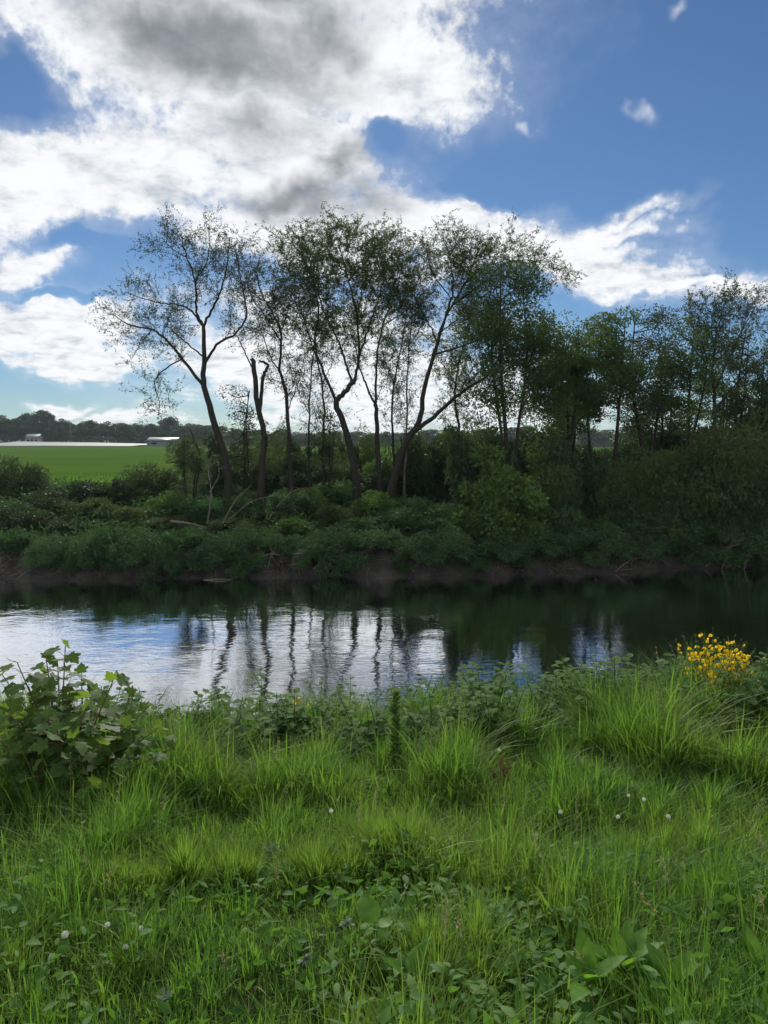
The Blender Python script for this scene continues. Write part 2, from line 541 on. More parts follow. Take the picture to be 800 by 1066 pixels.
def water_mat():
    mt, nt, out = mat_new('river_water')
    N, L = nt.nodes, nt.links
    tc = N.new('ShaderNodeTexCoord')
    hs = []
    for (sx, sy, sc, det, wgt) in ((0.9, 1.6, 1.0, 2, 1.0), (1.6, 4.2, 2.2, 3, 0.40), (1, 1, 0.25, 1, 1.6)):
        mp = N.new('ShaderNodeMapping')
        mp.inputs['Scale'].default_value = (sx, sy, 1)
        mp.inputs['Rotation'].default_value = (0, 0, 0.12)
        L.new(tc.outputs['Object'], mp.inputs[0])
        nz = N.new('ShaderNodeTexNoise')
        nz.inputs['Scale'].default_value = sc
        nz.inputs['Detail'].default_value = det
        nz.inputs['Roughness'].default_value = 0.5
        nz.inputs['Distortion'].default_value = 0.4
        L.new(mp.outputs[0], nz.inputs['Vector'])
        m = N.new('ShaderNodeMath')
        m.operation = 'MULTIPLY'
        L.new(nz.outputs['Fac'], m.inputs[0])
        m.inputs[1].default_value = wgt
        hs.append(m.outputs[0])
    acc = hs[0]
    for h in hs[1:]:
        a = N.new('ShaderNodeMath')
        L.new(acc, a.inputs[0])
        L.new(h, a.inputs[1])
        acc = a.outputs[0]
    b = N.new('ShaderNodeBump')
    b.inputs['Strength'].default_value = 1.0
    pn = N.new('ShaderNodeTexNoise')
    pn.inputs['Scale'].default_value = 0.22
    pn.inputs['Detail'].default_value = 3
    L.new(tc.outputs['Object'], pn.inputs['Vector'])
    pr = N.new('ShaderNodeMapRange')
    L.new(pn.outputs['Fac'], pr.inputs[0])
    for i_, q in enumerate((0.35, 0.65, 0.35, 1.25)):
        pr.inputs[i_ + 1].default_value = q
    pm = N.new('ShaderNodeMath')
    pm.operation = 'MULTIPLY'
    L.new(acc, pm.inputs[0])
    L.new(pr.outputs[0], pm.inputs[1])
    acc = pm.outputs[0]
    b.inputs['Distance'].default_value = 0.0105
    L.new(acc, b.inputs['Height'])
    d = N.new('ShaderNodeBsdfDiffuse')
    d.inputs[0].default_value = (0.006, 0.008, 0.007, 1)
    g = N.new('ShaderNodeBsdfGlossy')
    g.inputs['Color'].default_value = (0.95, 0.97, 1.0, 1)
    g.inputs['Roughness'].default_value = 0.03
    L.new(b.outputs[0], g.inputs['Normal'])
    fr = N.new('ShaderNodeFresnel')
    fr.inputs['IOR'].default_value = 2.1
    L.new(b.outputs[0], fr.inputs['Normal'])
    ml = N.new('ShaderNodeMath')
    ml.operation = 'MULTIPLY'
    ml.use_clamp = True
    L.new(fr.outputs[0], ml.inputs[0])
    ml.inputs[1].default_value = 2.6
    ms = N.new('ShaderNodeMixShader')
    L.new(ml.outputs[0], ms.inputs[0])
    L.new(d.outputs[0], ms.inputs[1])
    L.new(g.outputs[0], ms.inputs[2])
    L.new(ms.outputs[0], out.inputs[0])
    return mt


M['water'] = water_mat()


# ------------------------------------------------------------------ terrain
def near_z(x, y):
    x = np.asarray(x, float)
    y = np.asarray(y, float)
    prof = np.interp(y, [-80, 1.5, 2.6, 3.5, 4.3, 5.2, 6.0, 6.6, 7.6, 9.0, 10.5, 14],
                     [3.4, 3.4, 3.23, 3.02, 2.89, 2.72, 2.58, 2.35, 1.5, 0.35, -0.4, -1.0])
    side = np.clip((x - 0.6) * 0.05, -0.16, 0.2) * np.clip((y - 3) / 2, 0, 1)
    b = (fbm(x * 1.3 + 40, y * 1.3 + 9, 4) - 0.5) * 0.22 * np.clip((y + 3) / 3, 0.2, 1)
    return prof + side + b


def shore(x):
    x = np.asarray(x, float)
    return 26.4 + (fbm(x * 0.35 + 3, x * 0 + 7, 3) - 0.5) * 1.3 + np.clip(x - 4, 0, 16) * 0.25 - 0.03 * np.clip(-x - 8, 0, 20)


def far_z(x, y):
    x = np.asarray(x, float)
    y = np.asarray(y, float)
    t = y - shore(x)
    t = np.where(t > 0, t + np.clip(t, 0, 1.0) * np.clip(4 - t, 0, 1) * (fbm(x * 2.6 + 9, y * 0.4, 4) - 0.5) * 1.3, t)
    top = 1.0 + (fbm(x * 0.5 + 60, y * 0 + 2, 3) - 0.5) * 0.55
    z = np.where(t < 0, t * 0.5, np.interp(t, [0, 0.25, 1.0, 1.5, 7.5, 16, 400], [0.02, 0.12, 0.85, 1.0, 2.05, 2.4, 2.4]))
    z = np.where(t > 0.1, z * np.where(t < 1.5, top / 1.0, 1 + (top - 1) * np.clip(1 - (t - 1.5) / 5, 0, 1)), z)
    z = z + np.where(t > 0, (fbm(x * 1.7, y * 1.7, 4) - 0.5) * 0.3 * np.clip(t, 0, 1) * np.clip(1 - (t - 12) / 10, 0.15, 1), 0)
    return z


def sheet(name, xs, ys, zf, mats, matf=None, kind='structure'):
    gx, gy = np.meshgrid(xs, ys)
    z = zf(gx, gy)
    v = np.stack([gx, gy, z], -1).reshape(-1, 3)
    nx, ny = len(xs), len(ys)
    i = (np.arange(ny - 1)[:, None] * nx + np.arange(nx - 1)[None]).ravel()
    q = np.stack([i, i + 1, i + nx + 1, i + nx], -1)
    b = MB()
    if matf is None:
        b.add(v, None, q)
    else:
        c = v[q].mean(1)
        mi = matf(c)
        b.add(v, None, q)
        b.m4 = [mi]
    o = b.build(name, mats, smooth=True)
    return tag(o, kind=kind)


def graded(a, b, fine_a, fine_b, fine, coarse):
    out = [a]
    while out[-1] < b:
        x = out[-1]
        d = max(0, fine_a - x, x - fine_b)
        out.append(x + min(coarse, fine + d * 0.12))
    return np.array(out)


sheet('near_bank', graded(-300, 300, -6, 7, 0.07, 30), graded(-80, 14, 1.0, 7.5, 0.07, 8), near_z, M['turf_floor'])
sheet('far_bank', graded(-300, 300, -17, 19, 0.2, 30), graded(22, 47, 25, 34, 0.16, 1.5), far_z, [M['soil'], M['scrub_floor']],
      lambda c: (c[:, 1] - shore(c[:, 0]) > 1.25 + 1.2 * (fbm(c[:, 0] * 0.8, c[:, 1] * 0.8, 3) - 0.5)).astype(int))


def field_z(x, y):
    return 2.4 + 0.0 * x + np.clip(y - 240, 0, 120) * 0.012 * np.clip((-np.asarray(x) - 10) / 120, 0, 1) + (fbm(x * 0.05, y * 0.05, 2) - 0.5) * 0.15


sheet('crop_field', graded(-420, 420, -60, 60, 2, 20), graded(46, 296, 46, 90, 0.8, 8), lambda x, y: field_z(x, y) + 0.03, M['crop'])
sheet('far_meadow', np.linspace(-2500, 2500, 60), np.concatenate([np.linspace(294, 420, 12), np.linspace(460, 3000, 8)]),
      lambda x, y: field_z(x, y) - 0.05, M['meadow'])
b = MB()
gx = np.linspace(-300, 300, 40)
gy = np.linspace(7, 32, 14)
X_, Y_ = np.meshgrid(gx, gy)
i_ = (np.arange(13)[:, None] * 40 + np.arange(39)[None]).ravel()
b.add(np.stack([X_, Y_, 0 * X_ + 0.09], -1).reshape(-1, 3), None, np.stack([i_, i_ + 1, i_ + 41, i_ + 40], -1))
tag(b.build('river', M['water']), kind='structure')


# ------------------------------------------------------------------ trees
def smooth_poly(p, n=None):
    p = np.asarray(p, float)
    if len(p) < 3:
        t = np.linspace(0, 1, n or 6)[:, None]
        return p[0] * (1 - t) + p[-1] * t
    q = np.vstack([2 * p[0] - p[1], p, 2 * p[-1] - p[-2]])
    out = []
    k = max(3, int((n or 24) / (len(p) - 1)))
    for i in range(1, len(q) - 2):
        for t in np.linspace(0, 1, k, endpoint=False):
            a, b_, c, d = q[i - 1], q[i], q[i + 1], q[i + 2]
            out.append(0.5 * ((2 * b_) + (-a + c) * t + (2 * a - 5 * b_ + 4 * c - d) * t * t + (-a + 3 * b_ - 3 * c + d) * t ** 3))
    out.append(p[-1])
    return np.array(out)


def unit(v):
    return v / (np.linalg.norm(v) + 1e-9)


def wander(p0, d, L, n=6, wig=0.25, up=0.0):
    pts = [np.array(p0)]
    d = unit(np.array(d, float))
    for _ in range(n):
        d = unit(d + rng.normal(size=3) * wig + np.array([0, 0, up]))
        pts.append(pts[-1] + d * L / n)
    return np.array(pts)


def sprout(wood, P, D, poly, t0, step, L2, L3, droop, lsp, r2, spread=0.85, up=0.25):
    """Side twigs with leaf-bearing shoots along a limb; leaf positions and axes go to P and D."""
    seg = np.linalg.norm(np.diff(poly, axis=0), axis=1)
    cum = np.concatenate([[0], np.cumsum(seg)])
    tot = cum[-1]
    s = t0 * tot
    while s < tot:
        i = max(0, min(len(seg) - 1, int(np.searchsorted(cum, s)) - 1))
        p = poly[i] + (poly[i + 1] - poly[i]) * ((s - cum[i]) / (seg[i] + 1e-9))
        tan = unit(poly[i + 1] - poly[i])
        d = unit(tan * 0.55 + unit(np.cross(tan, rng.normal(size=3))) * spread + np.array([0, 0, up]))
        l2 = L2 * rng.uniform(0.45, 1.2) * (1 - 0.4 * s / tot)
        tw = wander(p, d, l2, 6, 0.24, -droop * 0.3 + 0.05)
        wood.tube(tw, np.linspace(r2, r2 * 0.3, len(tw)), 4, False)
        nsh = max(3, int(l2 / 0.12))
        for _ in range(nsh):
            u = rng.uniform(0.2, 1) * 5.99
            k = int(u)
            q = tw[k] + (tw[k + 1] - tw[k]) * (u - k)
            dd = unit(unit(tw[k + 1] - tw[k]) * 0.6 + rng.normal(size=3) * 0.6 + np.array([0, 0, up - droop]))
            l3 = L3 * rng.uniform(0.5, 1.25)
            sh = wander(q, dd, l3, 3, 0.25, -droop * 0.5)
            wood.tube(sh, np.linspace(r2 * 0.35, r2 * 0.18, 4), 3, False)
            nl = max(2, int(l3 / lsp))
            uu = rng.uniform(0.1, 1, nl) * 2.999
            kk = uu.astype(int)
            base = sh[kk] + (sh[kk + 1] - sh[kk]) * (uu - kk)[:, None]
            ax = (sh[kk + 1] - sh[kk]) / (l3 / 3) * 0.6 + rng.normal(size=(nl, 3)) * 0.7 + np.array([0, 0, -droop])
            P.append(base + rng.normal(size=(nl, 3)) * 0.02)
            D.append(ax)
        s += step * rng.uniform(0.6, 1.4)


def traced_tree(name, label, Y, limbs, leaf=0.075, lw=0.4, lmat='l_willow', step=0.3, L2=1.0, L3=0.4, droop=0.2, lsp=0.045,
                group=None, bark='bark', depth=1.6, up=0.25):
    """A tree from its limbs. Each limb: pixel polyline, start and end radius, depth at its tip, bare fraction."""
    base = at(*limbs[0][0][0], Y)
    gz = float(far_z(base[0], Y))
    root = empty(name, (base[0], Y, gz), label, 'tree', group)
    off = np.array([base[0], Y, gz])
    wood, lf = MB(), MB()
    P, D = [], []
    known = []
    for (pl, r0, r1, dy, t0) in limbs:
        pl = [tuple(p) for p in pl]
        if known:
            kp = np.array([k[0] for k in known])
            kd = np.array([k[1] for k in known])
            j = np.argmin(np.hypot(kp[:, 0] - pl[0][0], kp[:, 1] - pl[0][1]))
            d0 = kd[j]
            pl[0] = (float(kp[j, 0]), float(kp[j, 1]))
        else:
            d0 = 0.0
        if dy is None:
            dy = rng.uniform(-depth, depth)
        ln = np.concatenate([[0], np.cumsum([math.dist(pl[i], pl[i + 1]) for i in range(len(pl) - 1)])])
        ds = d0 + (dy) * (ln / ln[-1]) ** 1.2
        for p, q in zip(smooth_poly([(*p, d) for p, d in zip(pl, ds)], 20), range(999)):
            known.append(((p[0], p[1]), p[2]))
        pts = np.array([at(p[0], p[1], Y + d) for p, d in zip(pl, ds)])
        if len(known) and pl is limbs[0][0]:
            pass
        sp = smooth_poly(pts, 26)
        if len(P) == 0 and len(wood.v) == 0:
            sp[0][2] = gz - 0.15
            sp = np.vstack([sp[0], sp]) if False else sp
        sp[2:] += rng.normal(size=sp[2:].shape) * 0.018
        rr = np.linspace(r0, r1, len(sp)) * 0.78
        if len(wood.v) == 0:
            rr = rr * (1 + 0.3 * np.exp(-np.linspace(0, 8, len(sp))))
        wood.tube(sp - off, rr, 8)
        if t0 < 1:
            sprout(wood, P, D, sp - off, t0 * 0.75, step * 0.40, L2 * 1.95, L3 * 1.35, droop, lsp * 0.6, max(0.007, r1 * 0.42), up=up)
    o = wood.build('trunk', M[bark], root, True)
    if P:
        P = np.vstack(P)
        D = np.vstack(D)
        lf.leaves(P, D, leaf * 0.92 * rng.uniform(0.6, 1.25, len(P)), leaf * 0.92 * lw * rng.uniform(0.7, 1.2, len(P)))
        lf.build('crown', M[lmat], root)
    return root


def clump_crown(lf, wood, c, r, n_cl, n_leaf, leaf, lw, base=None, tight=0.33, rb=0.03, hollow=0.35, droop=0.15, lump=0.35, zlow=-1.0):
    """Leaf clumps spread unevenly through an ellipsoid, each on its own branchlet."""
    c, r = np.asarray(c, float), np.asarray(r, float)
    cl = []
    while len(cl) < n_cl:
        d = unit(rng.normal(size=3))
        rad = rng.uniform(hollow, 1) ** 0.6
        k = 1 + lump * (vnoise(d[0] * 2.1 + 9, d[1] * 2.1 + d[2] * 2.7 + 4) - 0.6) * 2
        p = d * rad * k
        if p[2] < zlow:
            continue
        cl.append(c + p * r)
    cl = np.array(cl)
    sz = np.mean(r) * tight * rng.uniform(0.5, 1.4, n_cl)
    wts = sz / sz.sum()
    for p, s, w_ in zip(cl, sz, wts):
        n = max(4, int(n_leaf * w_))
        d = rng.normal(size=(n, 3))
        d /= np.linalg.norm(d, axis=1)[:, None]
        rad = s * rng.uniform(0.1, 1, n) ** 0.45
        q = p + d * rad[:, None] * np.array([1.15, 1.15, 0.7])
        ax = d * 0.7 + rng.normal(size=(n, 3)) * 0.6 + np.array([0, 0, -droop])
        lf.leaves(q, ax, leaf * rng.uniform(0.6, 1.3, n), leaf * lw * rng.uniform(0.7, 1.2, n))
        if base is not None:
            b_ = base(p) if callable(base) else base
            mid = (np.asarray(b_) + p) / 2 + rng.normal(size=3) * s * 0.4
            wood.tube(smooth_poly([b_, mid, p], 8), np.linspace(rb, rb * 0.3, 9)[:len(smooth_poly([b_, mid, p], 8))], 4, False)


def auto_tree(name, label, px, Y, top, half, low, nl=4200, ncl=42, leaf=0.10, lw=0.6, lmat='l_alder', lean=0, stems=1, bark='bark',
              group=None, tight=0.27, r=0.13, lump=0.4):
    """An upright tree: stem(s) from the ground, limbs to leaf clumps. top/low are crown pixel rows, half its half width in pixels."""
    b0 = at(px, 500, Y)
    gz = float(far_z(b0[0], Y))
    root = empty(name, (b0[0], Y, gz), label, 'tree', group)
    wood, lf = MB(), MB()
    tp = at(px + lean, top, Y)
    lo = at(px + lean, low, Y)
    hw = half / F * Y
    H = tp[2] - gz
    cz0 = lo[2] - gz
    cx = tp[0] - b0[0]
    stem_pts = []
    for s in range(stems):
        a = rng.uniform(0, 6.28)
        o = np.array([math.cos(a), math.sin(a), 0]) * (0.0 if stems == 1 else hw * 0.35)
        pts = np.array([o * 0.3 + [0, 0, -0.2], o * 0.6 + [cx * 0.25 + rng.normal() * 0.1, rng.normal() * 0.1, H * 0.3],
                        o + [cx * 0.6 + rng.normal() * 0.15, rng.normal() * 0.15, H * 0.62],
                        o * 1.2 + [cx + rng.normal() * 0.2, rng.normal() * 0.2, H * (0.96 if s == 0 else rng.uniform(0.75, 0.93))]])
        sp = smooth_poly(pts, 24)
        rr = np.linspace(r, 0.02, len(sp)) * (1 if s == 0 else 0.75)
        wood.tube(sp, rr, 7)
        stem_pts.append(sp)
    allp = np.vstack(stem_pts)

    def nearest(p):
        c = allp[(allp[:, 2] < p[2] - 0.15 * (np.linalg.norm(p[:2])))]
        if len(c) == 0:
            c = allp[:6]
        return c[np.argmin(np.linalg.norm(c - p, axis=1) + 0.0)]
    zc = (cz0 + H) / 2
    clump_crown(lf, wood, (cx * 0.8, 0, zc), (hw, hw * 0.95, (H - cz0) / 2), int(ncl * 1.25), int(nl * 2.1), leaf * 1.15, lw, nearest, tight, 0.03, 0.3, lump=lump)
    wood.build('trunk', M[bark], root, True)
    lf.build('crown', M[lmat], root)
    return root


# --- the row of open willows and alders on the far bank
traced_tree('alder_tree', 'tall open tree with thin grey leaves and wide left limbs, leftmost on the far bank', 33.0, [
    ([(239, 530), (236, 486), (223, 437), (212.6, 402), (212.6, 372), (212, 340)], 0.23, 0.10, 0, 1),
    ([(213, 342), (205, 324), (203.5, 294), (195, 268), (188, 244)], 0.075, 0.02, None, 0.3),
    ([(213, 340), (223, 317), (229, 305), (236, 278), (240, 248)], 0.075, 0.02, None, 0.3),
    ([(215, 379), (226, 359), (246, 346), (257, 327), (252, 298), (246, 262)], 0.085, 0.02, -1.2, 0.35),
    ([(211.6, 405), (194, 379), (177.5, 358), (158, 343), (134, 338), (116, 326)], 0.10, 0.02, None, 0.3),
    ([(212, 342), (197, 322), (181, 317), (161, 314), (130, 304)], 0.065, 0.018, 1.2, 0.25),
    ([(190, 376), (171, 385), (161, 398), (166, 418), (165, 434)], 0.045, 0.012, -0.6, 0.5),
    ([(211, 372), (196, 358), (184, 348), (170, 336)], 0.05, 0.015, -1.3, 0.3),
    ([(204, 296), (216, 270), (218, 242)], 0.04, 0.012, 0.8, 0.2),
    ([(196, 270), (178, 258), (168, 246)], 0.035, 0.012, -0.8, 0.2),
    ([(158, 343), (146, 358), (138, 372)], 0.03, 0.012, 0.6, 0.3)],
    leaf=0.085, lw=0.5, lmat='l_sparse', step=0.3, L2=1.0, L3=0.4, droop=0.05, lsp=0.085)
traced_tree('broken_snag', 'broken dark snag with two torn stumps standing beside the leftmost open tree', 32.6, [
    ([(272, 528), (273, 486), (275, 457), (268.5, 421), (264, 380), (263, 374)], 0.20, 0.11, 0, 1),
    ([(271, 428), (273, 402), (276, 388), (279, 381), (275, 377), (270, 376)], 0.11, 0.06, -0.3, 1),
    ([(264, 384), (256, 368), (247, 350), (240, 334)], 0.045, 0.015, 0.5, 0.5),
    ([(275, 470), (286, 452), (297, 444)], 0.04, 0.014, -0.6, 0.6)],
    leaf=0.08, lw=0.5, lmat='l_sparse', step=0.4, L2=0.8, L3=0.35, lsp=0.08)
traced_tree('slender_alder', 'slender leaning tree with a small ragged crown right of the broken snag', 33.6, [
    ([(304, 518), (301, 470), (298, 411), (291, 385), (293, 356), (288, 333), (275, 312)], 0.13, 0.03, 0, 0.68),
    ([(292, 385), (283, 374), (275, 352), (268, 330)], 0.05, 0.014, 1.0, 0.2), ([(290, 350), (300, 322), (306, 296)], 0.04, 0.012, 0.8, 0.2), ([(275, 312), (268, 290), (270, 268)], 0.035, 0.012, -0.5, 0.1),
    ([(293, 360), (280, 336), (262, 308), (256, 288)], 0.045, 0.012, None, 0.3),
    ([(291, 345), (286, 318), (284, 292)], 0.04, 0.012, -1.0, 0.2),
    ([(298, 420), (310, 400), (314, 384)], 0.03, 0.01, 0.6, 0.5)],
    leaf=0.085, lw=0.5, lmat='l_sparse', step=0.3, L2=0.9, L3=0.38, lsp=0.07)
traced_tree('thin_birch', 'thin straight stem with sparse leaves between the slender tree and the big forked willow', 34.5, [
    ([(322, 512), (322, 486), (322, 440), (323, 405), (327, 366), (329, 335)], 0.075, 0.02, 0, 0.45),
    ([(322, 430), (312, 410), (308, 395)], 0.025, 0.008, 0.5, 0.4)],
    leaf=0.08, lw=0.5, lmat='l_sparse', step=0.35, L2=0.7, L3=0.35, lsp=0.08)
traced_tree('forked_willow', 'big willow with a crooked forked trunk and a domed feathery crown in the middle', 33.2, [
    ([(372, 508), (369, 490), (361, 450), (351, 424), (352, 415), (361, 406), (370, 394)], 0.21, 0.13, 0, 1),
    ([(351, 419), (346, 408), (335, 382), (328.5, 356), (332, 317), (319, 275), (302, 250)], 0.10, 0.018, -0.8, 0.42),
    ([(367, 399), (358, 372), (351, 352), (335, 317), (325, 282), (318, 250)], 0.075, 0.016, 1.4, 0.4),
    ([(370, 394), (374, 366), (371, 324), (361, 285), (351, 246)], 0.085, 0.016, -1.4, 0.35),
    ([(374, 372), (384, 340), (396, 305), (402, 268)], 0.07, 0.016, 1.2, 0.35),
    ([(371, 330), (378, 290), (378, 250)], 0.045, 0.012, 0.7, 0.3),
    ([(361, 288), (342, 262), (336, 243)], 0.035, 0.012, None, 0.2),
    ([(328, 300), (306, 288), (292, 270)], 0.035, 0.012, 0.8, 0.3),
    ([(366, 296), (384, 268), (392, 250)], 0.035, 0.012, -0.9, 0.2),
    ([(330, 340), (316, 330), (308, 318)], 0.03, 0.012, -0.6, 0.3)],
    leaf=0.10, lw=0.38, step=0.25, L2=1.05, L3=0.45, droop=0.22, lsp=0.042)
traced_tree('upright_willow', 'upright willow whose bare trunk splits at mid height right of the crooked trunk', 33.9, [
    ([(397, 514), (393.5, 470), (392, 428), (391, 420)], 0.16, 0.10, 0, 1),
    ([(391, 422), (382, 402), (374, 382), (370, 360), (362, 340)], 0.075, 0.016, 0.9, 0.5),
    ([(393, 421), (393.5, 366), (400, 333), (412, 306), (420, 268)], 0.075, 0.016, -0.7, 0.45),
    ([(398, 340), (424, 322), (440, 300)], 0.04, 0.012, None, 0.3),
    ([(393, 420), (402, 392), (414, 372)], 0.025, 0.01, 0.5, 0.6),
    ([(408, 312), (400, 282), (404, 252)], 0.035, 0.012, 1.0, 0.2)],
    leaf=0.095, lw=0.38, step=0.28, L2=0.95, L3=0.42, droop=0.2, lsp=0.045)
traced_tree('leaning_willow', 'large willow with a right leaning trunk and long limb into the dense dark tree', 33.0, [
    ([(405, 524), (410, 500), (419, 470), (429, 450), (439, 434), (442, 405), (452, 369), (463, 334)], 0.24, 0.09, 0, 1),
    ([(429, 449), (452, 434), (478, 411), (510, 389), (534, 370)], 0.15, 0.03, -1.0, 0.5),
    ([(463, 336), (472, 300), (468, 268), (462, 248)], 0.07, 0.016, 0.9, 0.25),
    ([(455, 360), (446, 335), (430, 306), (424, 276)], 0.05, 0.014, 1.4, 0.35),
    ([(465, 330), (484, 296), (496, 266), (500, 248)], 0.06, 0.014, -1.2, 0.25),
    ([(456, 368), (484, 359), (510, 346), (524, 330)], 0.06, 0.016, 1.0, 0.35),
    ([(470, 310), (450, 282), (444, 252)], 0.04, 0.012, None, 0.2),
    ([(474, 316), (506, 292), (530, 272), (554, 276)], 0.05, 0.012, -1.3, 0.3),
    ([(530, 272), (560, 272), (582, 292)], 0.03, 0.01, -0.4, 0.2), ([(484, 296), (512, 268), (534, 258)], 0.035, 0.01, 0.8, 0.2), ([(446, 335), (428, 324), (414, 304)], 0.03, 0.01, -0.8, 0.2), ([(460, 345), (486, 324), (508, 304)], 0.035, 0.01, 0.5, 0.2),
    ([(478, 411), (492, 384), (502, 362)], 0.04, 0.012, None, 0.3),
    ([(472, 300), (482, 270), (484, 246)], 0.035, 0.012, 0.8, 0.2)],
    leaf=0.095, lw=0.38, step=0.26, L2=1.0, L3=0.42, droop=0.2, lsp=0.048)
traced_tree('thin_birch', 'thin pale stem standing upright before the leaning willow', 34.8, [
    ([(421, 505), (424, 444), (424, 392), (428, 345), (430, 315)], 0.07, 0.02, 0, 0.5),
    ([(424, 440), (415, 410), (412, 390)], 0.02, 0.008, 0.4, 0.6)],
    leaf=0.08, lw=0.5, lmat='l_sparse', step=0.35, L2=0.7, L3=0.35, lsp=0.085, bark='bark_grey')

traced_tree('slender_alder', 'airy thin tree between the slender leaning tree and the crooked willow', 34.5, [
    ([(338, 508), (336, 470), (338, 430), (334, 390), (322, 350), (312, 318)], 0.09, 0.02, 0, 0.5),
    ([(336, 400), (348, 372), (352, 345)], 0.03, 0.01, 0.6, 0.3), ([(326, 362), (312, 350), (300, 330)], 0.03, 0.01, -0.8, 0.2)],
    leaf=0.08, lw=0.5, lmat='l_sparse', step=0.3, L2=0.9, L3=0.36, lsp=0.065)
traced_tree('slender_alder', 'airy thin tree with a forked top between the two upright pale stems', 35.0, [
    ([(412, 506), (410, 470), (408, 430), (412, 390), (420, 350), (424, 320)], 0.09, 0.02, 0, 0.5),
    ([(411, 400), (400, 372), (396, 350)], 0.03, 0.01, 0.6, 0.3), ([(416, 370), (432, 352), (440, 336)], 0.03, 0.01, -0.8, 0.2)],
    leaf=0.08, lw=0.5, lmat='l_sparse', step=0.3, L2=0.9, L3=0.36, lsp=0.065)
traced_tree('slender_alder', 'airy thin tree rising behind the long limb of the leaning willow', 35.5, [
    ([(478, 500), (478, 450), (474, 410), (480, 370), (490, 335), (494, 310)], 0.10, 0.02, 0, 0.4),
    ([(476, 400), (462, 378), (456, 352)], 0.035, 0.01, 0.6, 0.2), ([(484, 356), (500, 340), (508, 322)], 0.03, 0.01, -0.8, 0.2)],
    leaf=0.09, lw=0.5, lmat='l_alder', step=0.28, L2=1.0, L3=0.4, lsp=0.06)

# --- the denser trees to the right
auto_tree('dense_alder', 'dense dark green tree with a tall rounded crown right of the leaning willow', 535, 31.5, 268, 60, 452, 9500, 70, 0.105, 0.6, 'l_alder', stems=3, tight=0.26)
auto_tree('dense_alder', 'dark bushy tree filling in below the rounded crown, lower on its right', 585, 32.5, 330, 46, 468, 5600, 46, 0.11, 0.6, 'l_alder', stems=2)
auto_tree('leafy_alder', 'flat topped leafy tree standing right of the dense rounded crown', 628, 33.5, 322, 52, 440, 7000, 60, 0.11, 0.6, 'l_alder', stems=2, tight=0.2)
auto_tree('open_alder', 'open tree with thin top twigs against the sky, second tree from the right gap', 676, 35.0, 320, 46, 462, 5000, 58, 0.10, 0.55, 'l_sparse', stems=2, tight=0.22)
auto_tree('open_alder', 'see through thin stemmed tree with low crown left of the tall right tree', 712, 34.0, 338, 42, 458, 3600, 44, 0.10, 0.6, 'l_alder', stems=2, tight=0.24)
traced_tree('tall_alder', 'tall tree with fan of fine upright twigs near the right edge', 34.0, [
    ([(742, 520), (744, 470), (744, 420), (742, 385)], 0.15, 0.07, 0, 1),
    ([(743, 400), (730, 365), (722, 340), (716, 322)], 0.05, 0.012, 0.8, 0.25),
    ([(742, 386), (746, 350), (752, 325), (756, 312)], 0.06, 0.012, -0.6, 0.25),
    ([(744, 410), (760, 372), (776, 338), (788, 318)], 0.06, 0.012, 0.9, 0.25),
    ([(745, 430), (766, 400), (790, 376), (806, 352)], 0.055, 0.012, -1.0, 0.25),
    ([(743, 392), (736, 350), (738, 322)], 0.04, 0.012, 1.2, 0.2),
    ([(752, 345), (768, 325), (776, 312)], 0.03, 0.01, 0.6, 0.2)],
    leaf=0.09, lw=0.5, lmat='l_sparse', step=0.26, L2=0.9, L3=0.4, droop=0.0, lsp=0.06, up=0.35)
auto_tree('leafy_alder', 'dark leafy tree cut off by the right edge of the picture', 808, 31.5, 362, 34, 500, 5000, 34, 0.11, 0.6, 'l_dark', stems=2)
auto_tree('open_alder', 'low bushy tree under the tall right tree, showing sky between its stems', 772, 36.0, 395, 36, 480, 2600, 28, 0.11, 0.6, 'l_alder', stems=3)
auto_tree('leafy_alder', 'shadowed tree with many thin stems behind the bright bush', 600, 36.5, 385, 34, 450, 3400, 34, 0.12, 0.6, 'l_dark', stems=4)
auto_tree('leafy_alder', 'shadowed tree set back between the open tree and the see through thin stemmed tree', 690, 38.0, 400, 42, 480, 3200, 34, 0.12, 0.6, 'l_dark', stems=3)
for (px, Y, top, half, low, lab) in ((800, 39, 385, 30, 490, 'dark tree behind the right edge of the wood'),):
    auto_tree('leafy_alder', lab, px, Y, top, half, low, 3600, 30, 0.13, 0.6, 'l_dark', stems=2)
auto_tree('leafy_alder', 'fine leaved tree behind the fan of upright twigs near the right edge', 756, 36.5, 330, 46, 462, 4200, 50, 0.10, 0.55, 'l_alder', stems=3, tight=0.22)
auto_tree('small_willow', 'small grey green bushy willow leaning at the edge of the green field', 198, 33.0, 443, 22, 520, 2600, 26, 0.09, 0.4, 'l_greybush', stems=3, r=0.05)
auto_tree('leafy_alder', 'young leafy tree low between the slender tree and the crooked willow', 340, 34.0, 425, 22, 500, 900, 20, 0.09, 0.5, 'l_sparse', stems=2, r=0.05)
auto_tree('leafy_alder', 'young sparse tree between the leftmost trunk and the broken snag', 250, 33.5, 400, 26, 500, 1100, 22, 0.09, 0.5, 'l_sparse', stems=2, r=0.05)
